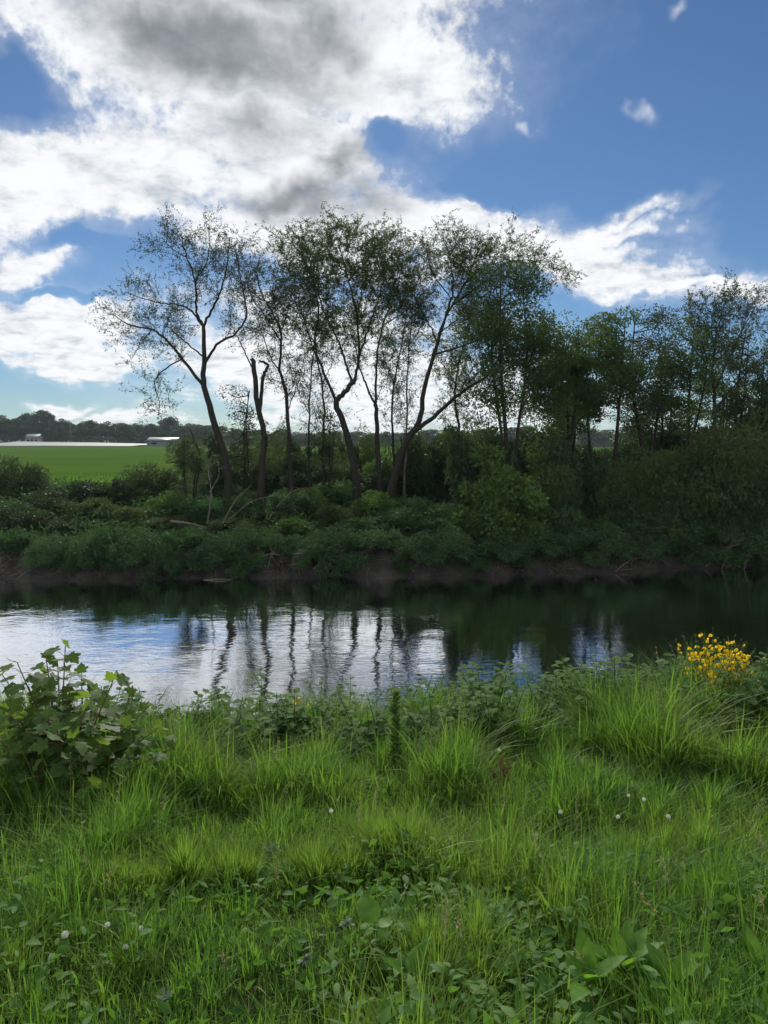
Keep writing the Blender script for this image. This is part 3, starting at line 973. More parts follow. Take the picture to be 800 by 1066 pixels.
# ------------------------------------------------------------------ shrubs of the far bank
def shrub_proto(name, leaf, lw, lmat, n=7000, ncl=34, r=(1.0, 0.9, 0.8), tight=0.32, droop=0.1, hollow=0.35, hz=1.0):
    """A bush about 2 m wide and 1.4 m (times hz) high standing at the origin."""
    r = (r[0], r[1], r[2] * hz)
    root = empty(name, (0, 0, 0), '', 'bush')
    wood, lf = MB(), MB()
    for _ in range(7):
        a = rng.uniform(0, 6.28)
        p = np.array([math.cos(a) * 0.5, math.sin(a) * 0.5, rng.uniform(0.5, 1.1) * hz])
        wood.tube(smooth_poly([(0, 0, -0.15), p * [0.4, 0.4, 0.6], p], 8), np.linspace(0.03, 0.012, 9)[:len(smooth_poly([(0, 0, 0), p, p], 8))], 5, False)
    clump_crown(lf, wood, (0, 0, 0.62 * hz), r, ncl, n, leaf, lw, (0, 0, 0.1), tight, 0.014, hollow, droop, 0.4, -0.75)
    wood.build('stems', M['bark'], root, True)
    lf.build('foliage', M[lmat], root)
    return root


PROTO = {
    'broad': shrub_proto('leafy_bush', 0.085, 0.6, 'l_bush'),
    'willow': shrub_proto('willow_bush', 0.085, 0.32, 'l_greybush', 12000, 42),
    'dark': shrub_proto('dark_bush', 0.09, 0.6, 'l_dark', 7000, 30),
    'bank': shrub_proto('bank_clump', 0.10, 0.45, 'l_bank', 6000, 30, (1.0, 0.8, 0.75), 0.36, 0.35),
    'olive': shrub_proto('willow_scrub', 0.08, 0.35, 'l_willow', 12000, 44),
}
LOW = {
    'broad': shrub_proto('leafy_bush', 0.085, 0.6, 'l_bush', 4600, 34, hz=0.5, tight=0.26),
    'willow': shrub_proto('willow_bush', 0.085, 0.34, 'l_greybush', 7000, 40, hz=0.5, tight=0.26),
    'dark': shrub_proto('dark_bush', 0.09, 0.6, 'l_dark', 4600, 32, hz=0.5, tight=0.26),
    'bank': shrub_proto('bank_clump', 0.11, 0.42, 'l_bank', 4600, 32, (1.0, 0.8, 0.8), 0.26, 0.3, hz=0.5),
    'olive': shrub_proto('willow_scrub', 0.08, 0.36, 'l_willow', 7000, 40, hz=0.5, tight=0.26),
}
used = set()


def put_shrub(kind, px, Y, half, top, label, group=None, foot=None):
    p = at(px, 500, Y)
    gz = float(far_z(p[0], Y)) if foot is None else foot
    h = max(0.25, at(px, top, Y)[2] - gz)
    s = half / F * Y / 0.92
    low = h / 1.4 / s < 0.72
    sc = (s, s * rng.uniform(0.85, 1.1), h / (0.7 if low else 1.4))
    rz = rng.uniform(-0.5, 0.5) + (math.pi if rng.random() < 0.5 else 0)
    pr = (LOW if low else PROTO)[kind]
    if (kind, low) not in used:
        used.add((kind, low))
        pr.location = (float(p[0]), Y, gz)
        pr.scale = sc
        pr.rotation_euler = (0, 0, rz)
        pr['label'] = label
        if group:
            pr['group'] = group
        return pr
    return dup(pr, (p[0], Y, gz), rz, sc, label, group)


SHR = [
    ('broad', 528, 29.2, 50, 472, 'bright green rounded bush on the far bank below the dense tall tree'),
    ('broad', 470, 29.4, 42, 455, 'green bush hiding the foot of the leaning willow on its right'),
    ('willow', 160, 29.6, 36, 484, 'grey green rounded bush at the field edge left of the leftmost tall trunk'),
    ('dark', 78, 30.2, 42, 500, 'near black bush in the hollow below the green field'),
    ('dark', 116, 30.6, 26, 498, 'small dark bush beside the grey green rounded bush'),
    ('willow', 16, 29.8, 48, 478, 'tall grey green bush at the left edge below the field'),
    ('dark', 28, 28.7, 36, 525, 'dark low bush beneath the tall left edge bush'),
    ('olive', 722, 30.0, 64, 440, 'large olive green willow scrub below the tall right tree'),
    ('olive', 782, 29.8, 50, 448, 'olive green willow scrub against the right edge of the picture'),
    ('olive', 668, 30.2, 42, 478, 'lower olive scrub left of the large right scrub'),
    ('dark', 622, 31.5, 32, 520, 'shadowed bush between the bright bush and the olive scrub'),
    ('willow', 425, 29.8, 32, 468, 'feathery bush between the upright willow and leaning trunk'),
    ('bank', 355, 29.2, 34, 500, 'low leafy bush at the foot of the crooked willow'),
    ('bank', 300, 29.0, 30, 512, 'low bush at the foot of the slender tree'),
    ('dark', 322, 31.0, 28, 478, 'dark scrubby bush behind the thin straight stem'),
    ('bank', 210, 29.0, 26, 520, 'leafy bush left of the leftmost tall trunk foot'),
    ('dark', 255, 29.6, 24, 505, 'dark bush between the leftmost trunk and the broken snag'),
    ('bank', 580, 29.3, 40, 528, 'low leafy bush right of the bright rounded bush'),
    ('bank', 640, 29.4, 44, 540, 'low leafy bush below the shadowed stems'),
    ('olive', 560, 30.4, 40, 480, 'olive bush behind the right side of the bright rounded bush'),
    ('bank', 505, 28.6, 40, 528, 'dark green growth in front of the bright rounded bush'),
    ('bank', 430, 28.5, 40, 528, 'dark green growth below the leaning willow trunk'),
    ('dark', 385, 30.6, 26, 490, 'dark bush between the crooked and upright willow trunks'),
    ('olive', 840, 30.5, 52, 452, 'olive scrub past the right edge of the picture'),
    ('broad', -48, 30.0, 46, 480, 'green bush past the left edge of the picture'),
    ('dark', 500, 31.5, 34, 452, 'dark bush filling the gap under the dense tall tree'),
    ('dark', 590, 31.8, 40, 462, 'dark bush under the lower bushy tree'),
    ('dark', 700, 32.5, 46, 470, 'dark bush behind the large olive scrub'),
    ('dark', 290, 32.0, 30, 484, 'dark bush behind the broken snag at the field edge'),
    ('dark', 764, 32.5, 46, 462, 'dark bush behind the right edge scrub'),
]
for px, Y, half, top, lab in ((445, 36, 34, 456, 'dark bush at the field edge behind the leaning willow'), (490, 37, 36, 450, 'dark bush at the back of the wood under the dense tall tree'),
                             (535, 38, 38, 450, 'dark bush at the back of the wood, left of the lower bushy tree'), (580, 37, 38, 450, 'dark bush at the back of the wood behind the lower bushy tree'),
                             (720, 38, 42, 450, 'dark bush at the back of the wood below the tall right tree'), (770, 38, 42, 450, 'dark bush at the back of the wood near the right edge'),
                             (682, 38.5, 40, 450, 'dark bush at the back of the wood behind the open tree'),
                             (820, 38, 42, 450, 'dark bush at the back of the wood past the right edge')):
    SHR.append(('dark', px, Y, half, top, lab))
for px, half, top, kd in ((212, 20, 462, 'olive'), (240, 22, 455, 'dark'), (268, 22, 458, 'broad'), (296, 22, 452, 'olive'), (318, 18, 460, 'dark'), (352, 20, 455, 'dark'), (376, 20, 450, 'olive'), (432, 24, 450, 'broad'), (458, 24, 448, 'dark'), (488, 26, 446, 'olive')):
    SHR.append((kd, px, 43.5, half, top, 'bush in the broken hedge between the tall trunks and the green field', 'hedge bushes along the field edge'))
SHR += [('dark', 606, 44.0, 26, 458, 'dark bush at the field edge seen between the stems right of the bright bush'), ('olive', 642, 44.5, 28, 456, 'olive bush at the field edge behind the flat topped tree')]
SHR += [('dark', 250, 38.0, 26, 476, 'dark bush at the field edge behind the leftmost trunk'), ('olive', 285, 38.3, 30, 470, 'olive bush at the field edge between the snag and the slender tree'),
        ('dark', 325, 38.4, 28, 474, 'dark bush at the field edge behind the thin straight stem'), ('olive', 352, 37.5, 24, 478, 'olive bush at the field edge left of the crooked trunk'),
        ('broad', 410, 38.2, 34, 466, 'green bush at the field edge between the upright willow and the leaning trunk'), ('dark', 445, 38.4, 30, 458, 'dark bush at the field edge under the arching limb'),
        ('willow', 222, 38.0, 26, 482, 'grey green bush at the field edge just left of the leftmost trunk')]
for i, (px, Y, half, top) in enumerate([(12, 31.5, 34, 522), (50, 33.0, 30, 512), (95, 32.0, 30, 520), (138, 31.0, 28, 528), (176, 32.5, 28, 514), (215, 31.2, 26, 524), (250, 32.4, 26, 516), (288, 31.4, 28, 524),
                                        (318, 32.8, 26, 510), (350, 31.2, 28, 526), (392, 32.2, 30, 514), (430, 31.4, 30, 518), (465, 30.6, 28, 524), (70, 30.2, 24, 538), (165, 30.0, 22, 540), (235, 30.0, 22, 540),
                                        (305, 30.0, 22, 540), (380, 29.9, 24, 538), (445, 29.6, 24, 536), (540, 29.6, 34, 532), (600, 29.4, 34, 534), (650, 29.8, 34, 532), (505, 29.5, 30, 532), (700, 29.3, 34, 520), (765, 29.6, 34, 515)]):
    SHR.append((('bank', 'broad', 'olive', 'dark')[(i * 7 + i // 3) % 4], px, Y, half, top, 'low leafy bush on the bank slope between the tall trunks and the soil edge', 'low bushes on the slope below the tall trunks'))
for a in SHR:
    a = list(a)
    if a[1] < 480 and a[2] < 34 and len(a) == 6:      # on the left the scrub stands back, up the slope
        dep = PITCH - math.atan((533 - a[4]) / F)
        a[2] = min(38.5, max(29.0, 10 / (0.2345 + math.tan(dep)) - 0.6))
    put_shrub(*a)
ORD = ['first', 'second', 'third', 'fourth', 'fifth', 'sixth', 'seventh', 'eighth', 'ninth', 'tenth', 'eleventh', 'twelfth', 'thirteenth',
       'fourteenth', 'fifteenth', 'sixteenth', 'seventeenth', 'eighteenth', 'nineteenth', 'twentieth', 'twenty first', 'twenty second', 'twenty third', 'twenty fourth', 'twenty fifth', 'twenty sixth']
OV = [(12, 24, 552), (48, 20, 558), (84, 18, 558), (116, 26, 548), (140, 22, 554), (168, 18, 560), (194, 30, 550), (226, 20, 556), (258, 22, 548), (292, 20, 556),
      (326, 20, 556), (360, 28, 548), (398, 24, 552), (432, 20, 558), (466, 24, 550), (500, 20, 560), (522, 26, 552), (560, 24, 548), (596, 26, 552), (632, 26, 548), (668, 24, 552),
      (704, 28, 545), (742, 26, 545), (782, 30, 540)]
for i, (px, half, top) in enumerate(OV):
    Yb = float(shore(at(px, 560, 27.3)[0])) + (0.95 if i % 3 == 0 else 0.55) + rng.uniform(-0.2, 0.2)
    put_shrub('bank', px, Yb, half * 1.15, top, 'leafy clump hanging over the far soil bank, %s clump from the left' % ORD[i], 'leafy clumps overhanging the far soil bank')
HANG = [(112, 14, 582), (204, 22, 572), (346, 10, 580), (176, 12, 585), (498, 16, 578), (70, 12, 586), (545, 14, 580), (620, 16, 576), (420, 9, 588)]
for i, (px, half, top) in enumerate(sorted(HANG)):
    Yb = float(shore(at(px, 590, 26.5)[0])) + 0.45
    put_shrub('bank', px, Yb, half, top, 'small green tuft growing on the bare soil face, %s from the left' % ORD[i], 'green tufts on the bare soil face')

for kd_, lo_ in [(k_, l_) for k_ in PROTO for l_ in (False, True)]:      # a kind that found no place
    if (kd_, lo_) not in used:
        pr = (LOW if lo_ else PROTO)[kd_]
        for ch in list(pr.children):
            bpy.data.objects.remove(ch)
        bpy.data.objects.remove(pr)

# undergrowth that fills the bank between the bushes
b = MB()
n = 50000
X = rng.uniform(-24, 26, n)
T = 1.0 + rng.random(n) ** 1.2 * 17
Yv = shore(X) + T
k = fbm(X * 0.7, Yv * 0.7, 3)
keep = rng.random(n) < np.clip((k - 0.3) * 3, 0.25, 1)
X, Yv = X[keep], Yv[keep]
hh = rng.random(len(X)) ** 1.5 * (0.12 + 0.6 * fbm(X * 0.5 + 5, Yv * 0.5, 2))
b.leaves(np.stack([X, Yv, far_z(X, Yv) + hh], -1), rng.normal(size=(len(X), 3)) * [1, 1, 0.6] + [0, 0, 0.5], rng.uniform(0.12, 0.3, len(X)), rng.uniform(0.05, 0.10, len(X)))
tag(b.build('undergrowth', M['l_bank']), kind='stuff')

# dry stalks and bare roots hanging over the soil face
b = MB()
n = 2600
X = rng.uniform(-16, 17, n)
kp = fbm(X * 0.9 + 31, X * 0 + 4, 3) > 0.47
X = X[kp]
n = len(X)
Yv = shore(X) + rng.uniform(0.35, 1.5, n)
P_ = np.stack([X, Yv, far_z(X, Yv) + rng.uniform(0.05, 0.2, n)], -1)
b.leaves(P_, rng.normal(size=(n, 3)) * [0.5, 0.3, 0.3] + [0, -0.5, -0.25], rng.uniform(0.25, 0.8, n), 0.018, 0.0)
tag(b.build('hanging_roots', M['deadwood']), kind='stuff')

# rough pale grass along the near edge of the crop
b = MB()
n = 5500
X = rng.uniform(-40, 40, n)
Yv = rng.uniform(43, 49, n)
b.leaves(np.stack([X, Yv, far_z(X, Yv) * 0 + 2.35], -1), rng.normal(size=(n, 3)) * [0.3, 0.3, 0.1] + [0, 0, 1], rng.uniform(0.3, 0.8, n), 0.03)
tag(b.build('field_edge_grass', M['grass']), kind='stuff')


# ------------------------------------------------------------------ bare driftwood on the bank
def dead_branch(label, Y, pls, r0=0.04, name='fallen_branch', mat='deadwood', twigs=6):
    p0 = at(*pls[0][0], Y)
    root = empty(name, p0, label, 'branch')
    w = MB()
    for j, pl in enumerate(pls):
        pts = np.array([at(px, py, Y + rng.uniform(-0.15, 0.15)) for px, py in pl]) - p0
        sp = smooth_poly(pts, 14)
        w.tube(sp, np.linspace(r0 * (1 if j == 0 else 0.6), r0 * 0.3, len(sp)), 6)
        for _ in range(twigs):
            k = rng.integers(2, len(sp) - 1)
            tw = wander(sp[k], rng.normal(size=3) + [0, -0.3, 0.2], rng.uniform(0.2, 0.6), 5, 0.3)
            w.tube(tw, np.linspace(r0 * 0.3, r0 * 0.1, 6), 4, False)
    o = w.build('branch', M[mat], root, True)
    return root


dead_branch('pale bare branch lying across the soil bank below the broken snag', 26.6, [[(248, 585), (264, 582), (280, 577), (292, 578)], [(279, 591), (281, 583), (283, 575)]], 0.035)
dead_branch('curled pale branch stub on the soil bank right of the longer branch', 26.5, [[(304, 588), (313, 586), (317, 582), (314, 576), (306, 577), (326, 575)]], 0.04, twigs=3)
dead_branch('grey fallen branch slanting down the bank below the crooked willow', 26.7, [[(326, 592), (338, 585), (352, 576), (362, 570)], [(338, 585), (330, 580)]], 0.03)
dead_branch('pale fallen log lying in bushes left of the leftmost trunk', 27.9, [[(178, 543), (192, 544), (206, 547), (216, 550)]], 0.055, twigs=2)
dead_branch('tangle of bare drift branches on the bank at the far right', 28.4, [[(735, 590), (750, 574), (772, 566), (800, 560)], [(752, 592), (760, 570), (764, 556)], [(775, 592), (782, 575), (801, 583)], [(740, 580), (768, 580), (800, 572)]], 0.045, twigs=14)
dead_branch('grey twiggy driftwood on the bank below the olive scrub', 27.6, [[(620, 590), (632, 578), (648, 572)], [(640, 596), (655, 584), (670, 580)], [(626, 596), (660, 592)]], 0.03, twigs=12)
dead_branch('pale washed stick lying at the far waterline', 26.15, [[(212, 604), (230, 603), (248, 604)]], 0.03, twigs=1)
dead_branch('bare dead sapling leaning beside the leftmost trunk', 29.0, [[(216, 545), (220, 515), (217, 488), (222, 470)], [(219, 512), (228, 495), (226, 478)]], 0.035, twigs=6)
dead_branch('bare dead stems propped between the leftmost trunk and the snag', 28.8, [[(232, 545), (246, 520), (262, 505)], [(240, 540), (262, 522), (290, 515)], [(288, 528), (304, 512), (316, 508)]], 0.03, twigs=7)

# ------------------------------------------------------------------ beyond the field
def far_tree_proto(seed_r):
    root = empty('distant_tree', (0, 0, 0), '', 'tree')
    wood, lf = MB(), MB()
    wood.tube([(0, 0, -0.5), (0.1, 0, 2.5), (0, 0.1, 5.0), (0, 0, 9)], [0.45, 0.36, 0.28, 0.1], 7)
    clump_crown(lf, wood, (0, 0, 7.2), (5.4, 5.0, 6.4), 80, 12000, 0.6, 0.7, (0, 0, 4), 0.27, 0.12, 0.35, 0.1, 0.3)
    wood.build('trunk', M['bark'], root, True)
    lf.build('crown', M['l_far'], root)
    return root


fts = [far_tree_proto(i) for i in range(3)]
TL = []
for px, top, half in ((-40, 436, 22), (-12, 433, 20), (10, 432, 17), (30, 430, 16), (46, 429, 16), (62, 435, 13), (76, 440, 12), (90, 439, 13), (104, 438, 13),
                      (118, 440, 13), (132, 442, 12), (146, 440, 14), (160, 441, 13), (174, 436, 14), (190, 440, 14), (206, 441, 14), (226, 444, 15), (248, 445, 15),
                      (270, 447, 16), (294, 448, 16), (318, 449, 16), (344, 448, 16), (368, 450, 16), (394, 449, 16), (420, 450, 16), (446, 448, 16), (474, 447, 18), (505, 446, 18),
                      (540, 445, 20), (580, 445, 20), (620, 446, 20), (660, 445, 20), (700, 446, 20), (745, 446, 22), (790, 445, 22), (840, 445, 24)):
    TL.append((px, top, half))
TLAB = {10: 'distant dark tree at the left edge behind the white field cover', 46: 'tallest rounded crown in the distant tree line, behind the pale hut',
        76: 'low distant tree in the dip of the tree line right of the tallest crown', 174: 'small peaked distant tree behind the grey barn'}
for i, (px, top, half) in enumerate(TL):
    Y = 352 + (i * 37 % 23)
    p = at(px, top, Y)
    gz = float(field_z(p[0], Y)) - 0.3
    sc = half / F * Y / 5.4
    scz = (p[2] - gz) / 13.4
    t = fts[i % 3]
    lab = TLAB.get(px, 'dark leafy tree in the distant row beyond the green field')
    if i < 3:
        t.location = (float(p[0]), Y, gz)
        t.scale = (sc, sc, scz)
        t['label'] = lab
        t['group'] = 'distant trees beyond the field'
    else:
        dup(t, (p[0], Y, gz), rng.uniform(0, 6), (sc, sc, scz), lab, 'distant trees beyond the field')

b = MB()
n = 26000
X = rng.uniform(-235, 235, n)
Yv = rng.uniform(347, 356, n)
hz = (0.5 + 3.8 * fbm(X * 0.09, X * 0 + 3, 3)) * rng.random(n)
b.leaves(np.stack([X, Yv, field_z(X, Yv) + hz], -1), rng.normal(size=(n, 3)), rng.uniform(0.5, 1.1, n), 0.5)
tag(b.build('distant_undergrowth', M['l_far']), kind='stuff')
M['air'], nt_a, out_a = mat_new('air')
vol = nt_a.nodes.new('ShaderNodeVolumePrincipled')
vol.inputs['Density'].default_value = 0.00016
vol.inputs['Color'].default_value = (0.72, 0.88, 1.0, 1)
vol.inputs['Anisotropy'].default_value = 0.2
nt_a.links.new(vol.outputs[0], out_a.inputs['Volume'])
b = MB()
b.box(-2600, 2600, -90, 3100, -4.5, 30)
tag(b.build('haze', M['air']), kind='stuff')

# white plastic crop cover: a low draped sheet
xs = np.linspace(-165, -100, 40)
ys = np.linspace(284, 338, 18)
gx, gy = np.meshgrid(xs, ys)
u = (gx - xs[0]) / (xs[-1] - xs[0])
v_ = (gy - ys[0]) / (ys[-1] - ys[0])
gz = field_z(gx, gy) + 0.28 + 0.08 * np.sin(gy * 2.2) + v_ * (1 - u) * 0.9
top = np.stack([gx, gy, gz], -1).reshape(-1, 3)
bot = top.copy()
bot[:, 2] = np.minimum(bot[:, 2] - 0.25, field_z(bot[:, 0], bot[:, 1]) + 0.05)
i_ = (np.arange(17)[:, None] * 40 + np.arange(39)[None]).ravel()
q = np.stack([i_, i_ + 1, i_ + 41, i_ + 40], -1)
b = MB()
b.add(top, None, q)
fr = np.concatenate([np.arange(40), np.arange(1, 18) * 40 + 39, 17 * 40 + np.arange(38, -1, -1), np.arange(16, 0, -1) * 40])
allv = np.vstack([top[fr], bot[fr]])
nf = len(fr)
j = np.arange(nf)
b.add(allv, None, np.stack([j, j + nf, (j + 1) % nf + nf, (j + 1) % nf], -1))
tag(b.build('crop_cover', M['fleece'], None, True), 'white plastic sheet covering crops at the far left edge of the green field', 'crop cover')

# grey barn with a pale roof edge
M['barn'] = rough_mat('barn_sheet', [(0.10, 0.11, 0.13), (0.16, 0.17, 0.19)], 0.6, rough=0.6, bump=0.1, stretch=(1, 1, 0.1))
M['roof'] = rough_mat('barn_roof', [(0.07, 0.075, 0.085), (0.11, 0.115, 0.125)], 0.4, rough=0.5, bump=0.1)
M['dark'] = rough_mat('dark_opening', [(0.012, 0.012, 0.014), (0.02, 0.02, 0.022)], 1)
M['cream'] = rough_mat('pale_wall', [(0.26, 0.25, 0.24), (0.36, 0.35, 0.33)], 0.8, bump=0.1)


def gable(name, label, px0, px1, Y, dep, wall, roofh, wmat, rmat, openings, cat):
    x0, x1 = at(px0, 465, Y)[0], at(px1, 465, Y)[0]
    cx = (x0 + x1) / 2
    z = float(field_z(cx, Y)) - 0.05
    root = empty(name, (cx, Y, z), label, cat)
    w = (x1 - x0) / 2
    m_ = MB()
    h = wall
    v = [(-w, 0, 0), (w, 0, 0), (w, dep, 0), (-w, dep, 0), (-w, 0, h), (w, 0, h), (w, dep, h), (-w, dep, h), (w, dep / 2, h + roofh), (-w, dep / 2, h + roofh)]
    m_.add(v, [(5, 6, 8), (4, 9, 7)], [(0, 1, 5, 4), (1, 2, 6, 5), (2, 3, 7, 6), (3, 0, 4, 7)])
    m_.build('wall', M[wmat], root)
    r = MB()
    o = 0.35
    for s in (-1, 1):
        ye = -o if s < 0 else dep + o
        ze = h - o * roofh / (dep / 2)
        r.add([(-w - o, ye, ze), (w + o, ye, ze), (w + o, dep / 2, h + roofh), (-w - o, dep / 2, h + roofh),
               (-w - o, ye, ze + 0.18), (w + o, ye, ze + 0.18), (w + o, dep / 2, h + roofh + 0.18), (-w - o, dep / 2, h + roofh + 0.18)], None,
              [(0, 1, 2, 3), (4, 7, 6, 5), (0, 4, 5, 1), (1, 5, 6, 2), (2, 6, 7, 3), (3, 7, 4, 0)])
    r.build('roof', M[rmat], root)
    for (nm, a, b_, z0, z1) in openings:
        d = MB()
        d.box(-w + a * 2 * w, -w + b_ * 2 * w, -0.06, 0.05, z0, z1)
        d.build(nm, M['dark'], root)
    return root


gable('barn', 'low grey barn with a pale roof at the far end of the green field', 153, 183, 300, 9, 2.2, 1.3, 'barn', 'roof', [('door', 0.78, 0.9, 0, 1.9), ('window', 0.15, 0.35, 0.9, 1.6)], 'barn')
gable('hut', 'small pale hut standing above the white field cover in the distance', 27, 40, 341, 5, 3.0, 1.5, 'cream', 'barn', [('door', 0.42, 0.6, 0, 2.3), ('window', 0.12, 0.3, 1.2, 2.2), ('window', 0.72, 0.9, 1.2, 2.2)], 'hut')
b = MB()
p = at(74, 460, 345)
b.tube([(0, 0, -0.3), (0, 0, 9)], [0.16, 0.11], 7)
b.box(-0.9, 0.9, -0.08, 0.08, 8.2, 8.4)
o = b.build('utility_pole', M['bark_grey'], None)
o.location = (float(p[0]), 345, float(field_z(p[0], 345)))
tag(o, 'thin utility pole in front of the distant tree line', 'pole')


# ------------------------------------------------------------------ grass on the near bank
def blades(P, az, h, bend, w, tip=None, nseg=4, twist=0.4):
    """Curved tapering blades; returns vertices, triangles, quads and a 0..1 tint that rises to the tip."""
    n = len(P)
    t = np.linspace(0, 1, nseg + 1)
    dx, dy = np.cos(az), np.sin(az)
    out = h[:, None] * bend[:, None] * t[None] ** 2
    up = h[:, None] * (t[None] - 0.38 * bend[:, None] ** 1.3 * t[None] ** 2.2)
    c = np.stack([P[:, 0:1] + dx[:, None] * out, P[:, 1:2] + dy[:, None] * out, P[:, 2:3] + up], -1)
    ph = az + math.pi / 2 + rng.normal(size=n) * twist
    wv = np.stack([np.cos(ph), np.sin(ph), np.zeros(n)], -1)
    ww = w[:, None] * (1 - t[None] ** 1.8) * (0.75 + 0.5 * np.minimum(1, t[None] * 3)) * 0.5
    Lf = c - wv[:, None] * ww[..., None]
    Rt = c + wv[:, None] * ww[..., None]
    m = 2 * nseg + 1
    V = np.empty((n, m, 3))
    V[:, 0:2 * nseg:2] = Lf[:, :nseg]
    V[:, 1:2 * nseg:2] = Rt[:, :nseg]
    V[:, 2 * nseg] = c[:, nseg]
    b0 = (np.arange(n) * m)[:, None]
    s = np.arange(nseg - 1)[None] * 2
    q = np.stack([b0 + s, b0 + s + 1, b0 + s + 3, b0 + s + 2], -1).reshape(-1, 4)
    tr = np.stack([b0[:, 0] + 2 * nseg - 2, b0[:, 0] + 2 * nseg - 1, b0[:, 0] + 2 * nseg], -1)
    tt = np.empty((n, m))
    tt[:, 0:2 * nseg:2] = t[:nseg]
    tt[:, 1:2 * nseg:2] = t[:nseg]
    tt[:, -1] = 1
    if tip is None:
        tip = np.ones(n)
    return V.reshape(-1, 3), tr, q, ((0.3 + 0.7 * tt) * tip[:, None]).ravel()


TUSS = [  # px, py of the tussock's foot, half width m, height m, label
    (243, 925, 0.15, 0.27, 'round spiky grass tussock left of centre, beside the silvery leaved plant'),
    (400, 905, 0.22, 0.25, 'wide bright grass tussock in the middle of the bank'),
    (330, 925, 0.15, 0.20, 'low grass tussock between the silvery plant and the wide tussock'),
    (668, 905, 0.16, 0.24, 'grass tussock with pale tips below the dandelion clocks on the right'),
    (455, 1015, 0.13, 0.21, 'tall fresh grass tussock at the bottom centre of the picture'),
    (585, 930, 0.14, 0.17, 'small grass tussock below the single dandelion clock right of centre'),
    (118, 935, 0.17, 0.18, 'low sprawling grass tussock below the sycamore sapling'),
]


def ground_hit(px, py, h=0.0):
    d = pix_dir(px, py)
    lo, hi = 0.5, 9.0
    for t in np.linspace(0.8, 9, 500):
        p = np.array([0, 0, EYE]) + d * t
        if p[2] - h < near_z(p[0], p[1]):
            return np.array([p[0], p[1], float(near_z(p[0], p[1]))])
    return np.array([d[0] * 6, d[1] * 6, float(near_z(d[0] * 6, d[1] * 6))])


def grass_height(x, y):
    """Short near the viewer and along the trodden band, tall towards the water."""
    base = np.interp(y, [0, 1.6, 2.4, 3.2, 3.55, 4.0, 4.4, 5.2, 6.0, 7.5], [0.22, 0.22, 0.21, 0.19, 0.14, 0.16, 0.30, 0.36, 0.32, 0.36])
    m = fbm(x * 1.1 + 70, y * 1.1 + 20, 3)
    left = np.clip((-x - 0.8) / 1.0, 0, 1) * np.exp(-((y - 3.9) / 0.7) ** 2) * 0.16
    c = np.clip((fbm(x * 2.3 + 12, y * 2.3 + 44, 3) - 0.38) / 0.27, 0, 1)
    c = c * c * (3 - 2 * c)
    return (base + left) * (0.62 + 0.5 * m) * (0.52 + 0.74 * c)


b = MB()
straw = MB()
# tufts
nt_ = 12500
tx = rng.uniform(-5.6, 6.0, nt_)
ty = 1.2 + 6.2 * rng.random(nt_) ** 0.85
vis = np.abs(tx) < 0.62 * ty + 1.0
tx, ty = tx[vis], ty[vis]
th = grass_height(tx, ty) * np.exp(np.clip(rng.normal(size=len(tx)) * 0.28, -0.6, 0.5))
per = np.clip((th / 0.2) * 34, 16, 56).astype(int)
idx = np.repeat(np.arange(len(tx)), per)
n = len(idx)
ang = rng.uniform(0, 2 * math.pi, n)
rad = np.abs(rng.normal(size=n)) * (0.028 + 0.12 * th[idx])
px_ = tx[idx] + np.cos(ang) * rad
py_ = ty[idx] + np.sin(ang) * rad
h = th[idx] * rng.uniform(0.45, 1.25, n)
az = ang + rng.normal(size=n) * 0.7
bend = np.clip(rng.normal(0.42, 0.25, n) + rad * 1.5, 0.05, 1.2)
w = rng.uniform(0.0030, 0.0068, n) * (0.85 + 1.0 * (rng.random(n) < 0.12)) * np.clip(py_ / 3.2, 0.85, 1.35)
tuft_tip = np.clip(rng.normal(0.36, 0.3, len(tx)) + (fbm(tx * 1.7 + 21, ty * 1.7 + 66, 3) - 0.5) * 1.9, 0, 1)[idx]
P = np.stack([px_, py_, near_z(px_, py_) - 0.01], -1)
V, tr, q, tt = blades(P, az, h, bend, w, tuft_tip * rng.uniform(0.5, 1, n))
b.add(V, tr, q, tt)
# fine carpet
n = 300000
px_ = rng.uniform(-5.4, 5.8, n)
py_ = 1.2 + 5.6 * rng.random(n)
kp = np.abs(px_) < 0.6 * py_ + 0.8
px_, py_ = px_[kp], py_[kp]
n = len(px_)
h = grass_height(px_, py_) * rng.uniform(0.25, 0.8, n)
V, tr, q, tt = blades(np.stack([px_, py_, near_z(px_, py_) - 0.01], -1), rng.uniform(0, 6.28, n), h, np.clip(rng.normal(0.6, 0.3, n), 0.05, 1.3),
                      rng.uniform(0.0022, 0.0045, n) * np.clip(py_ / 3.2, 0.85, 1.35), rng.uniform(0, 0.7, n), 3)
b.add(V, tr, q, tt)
tag(b.build('grass', M['grass']), kind='stuff')
# dry stalks lying through it
n = 1500
px_ = rng.uniform(-4.4, 4.8, n)
py_ = 1.5 + 4.8 * rng.random(n)
kp = (np.abs(px_) < 0.6 * py_ + 0.6) & (rng.random(n) < 0.25 + 0.75 * (fbm(px_ * 1.6 + 3, py_ * 1.6 + 8, 2) > 0.56) + 0.7 * np.exp(-((px_ - 0.5) / 0.3) ** 2 - ((py_ - 3.85) / 0.25) ** 2))
px_, py_ = px_[kp], py_[kp]
n = len(px_)
V, tr, q, tt = blades(np.stack([px_, py_, near_z(px_, py_) + 0.01], -1), rng.uniform(0, 6.28, n), grass_height(px_, py_) * rng.uniform(0.5, 1.1, n), np.clip(rng.normal(0.85, 0.3, n), 0.1, 1.4),
                      rng.uniform(0.002, 0.004, n))
straw.add(V, tr, q, tt)
tag(straw.build('dry_grass', M['straw']), kind='stuff')
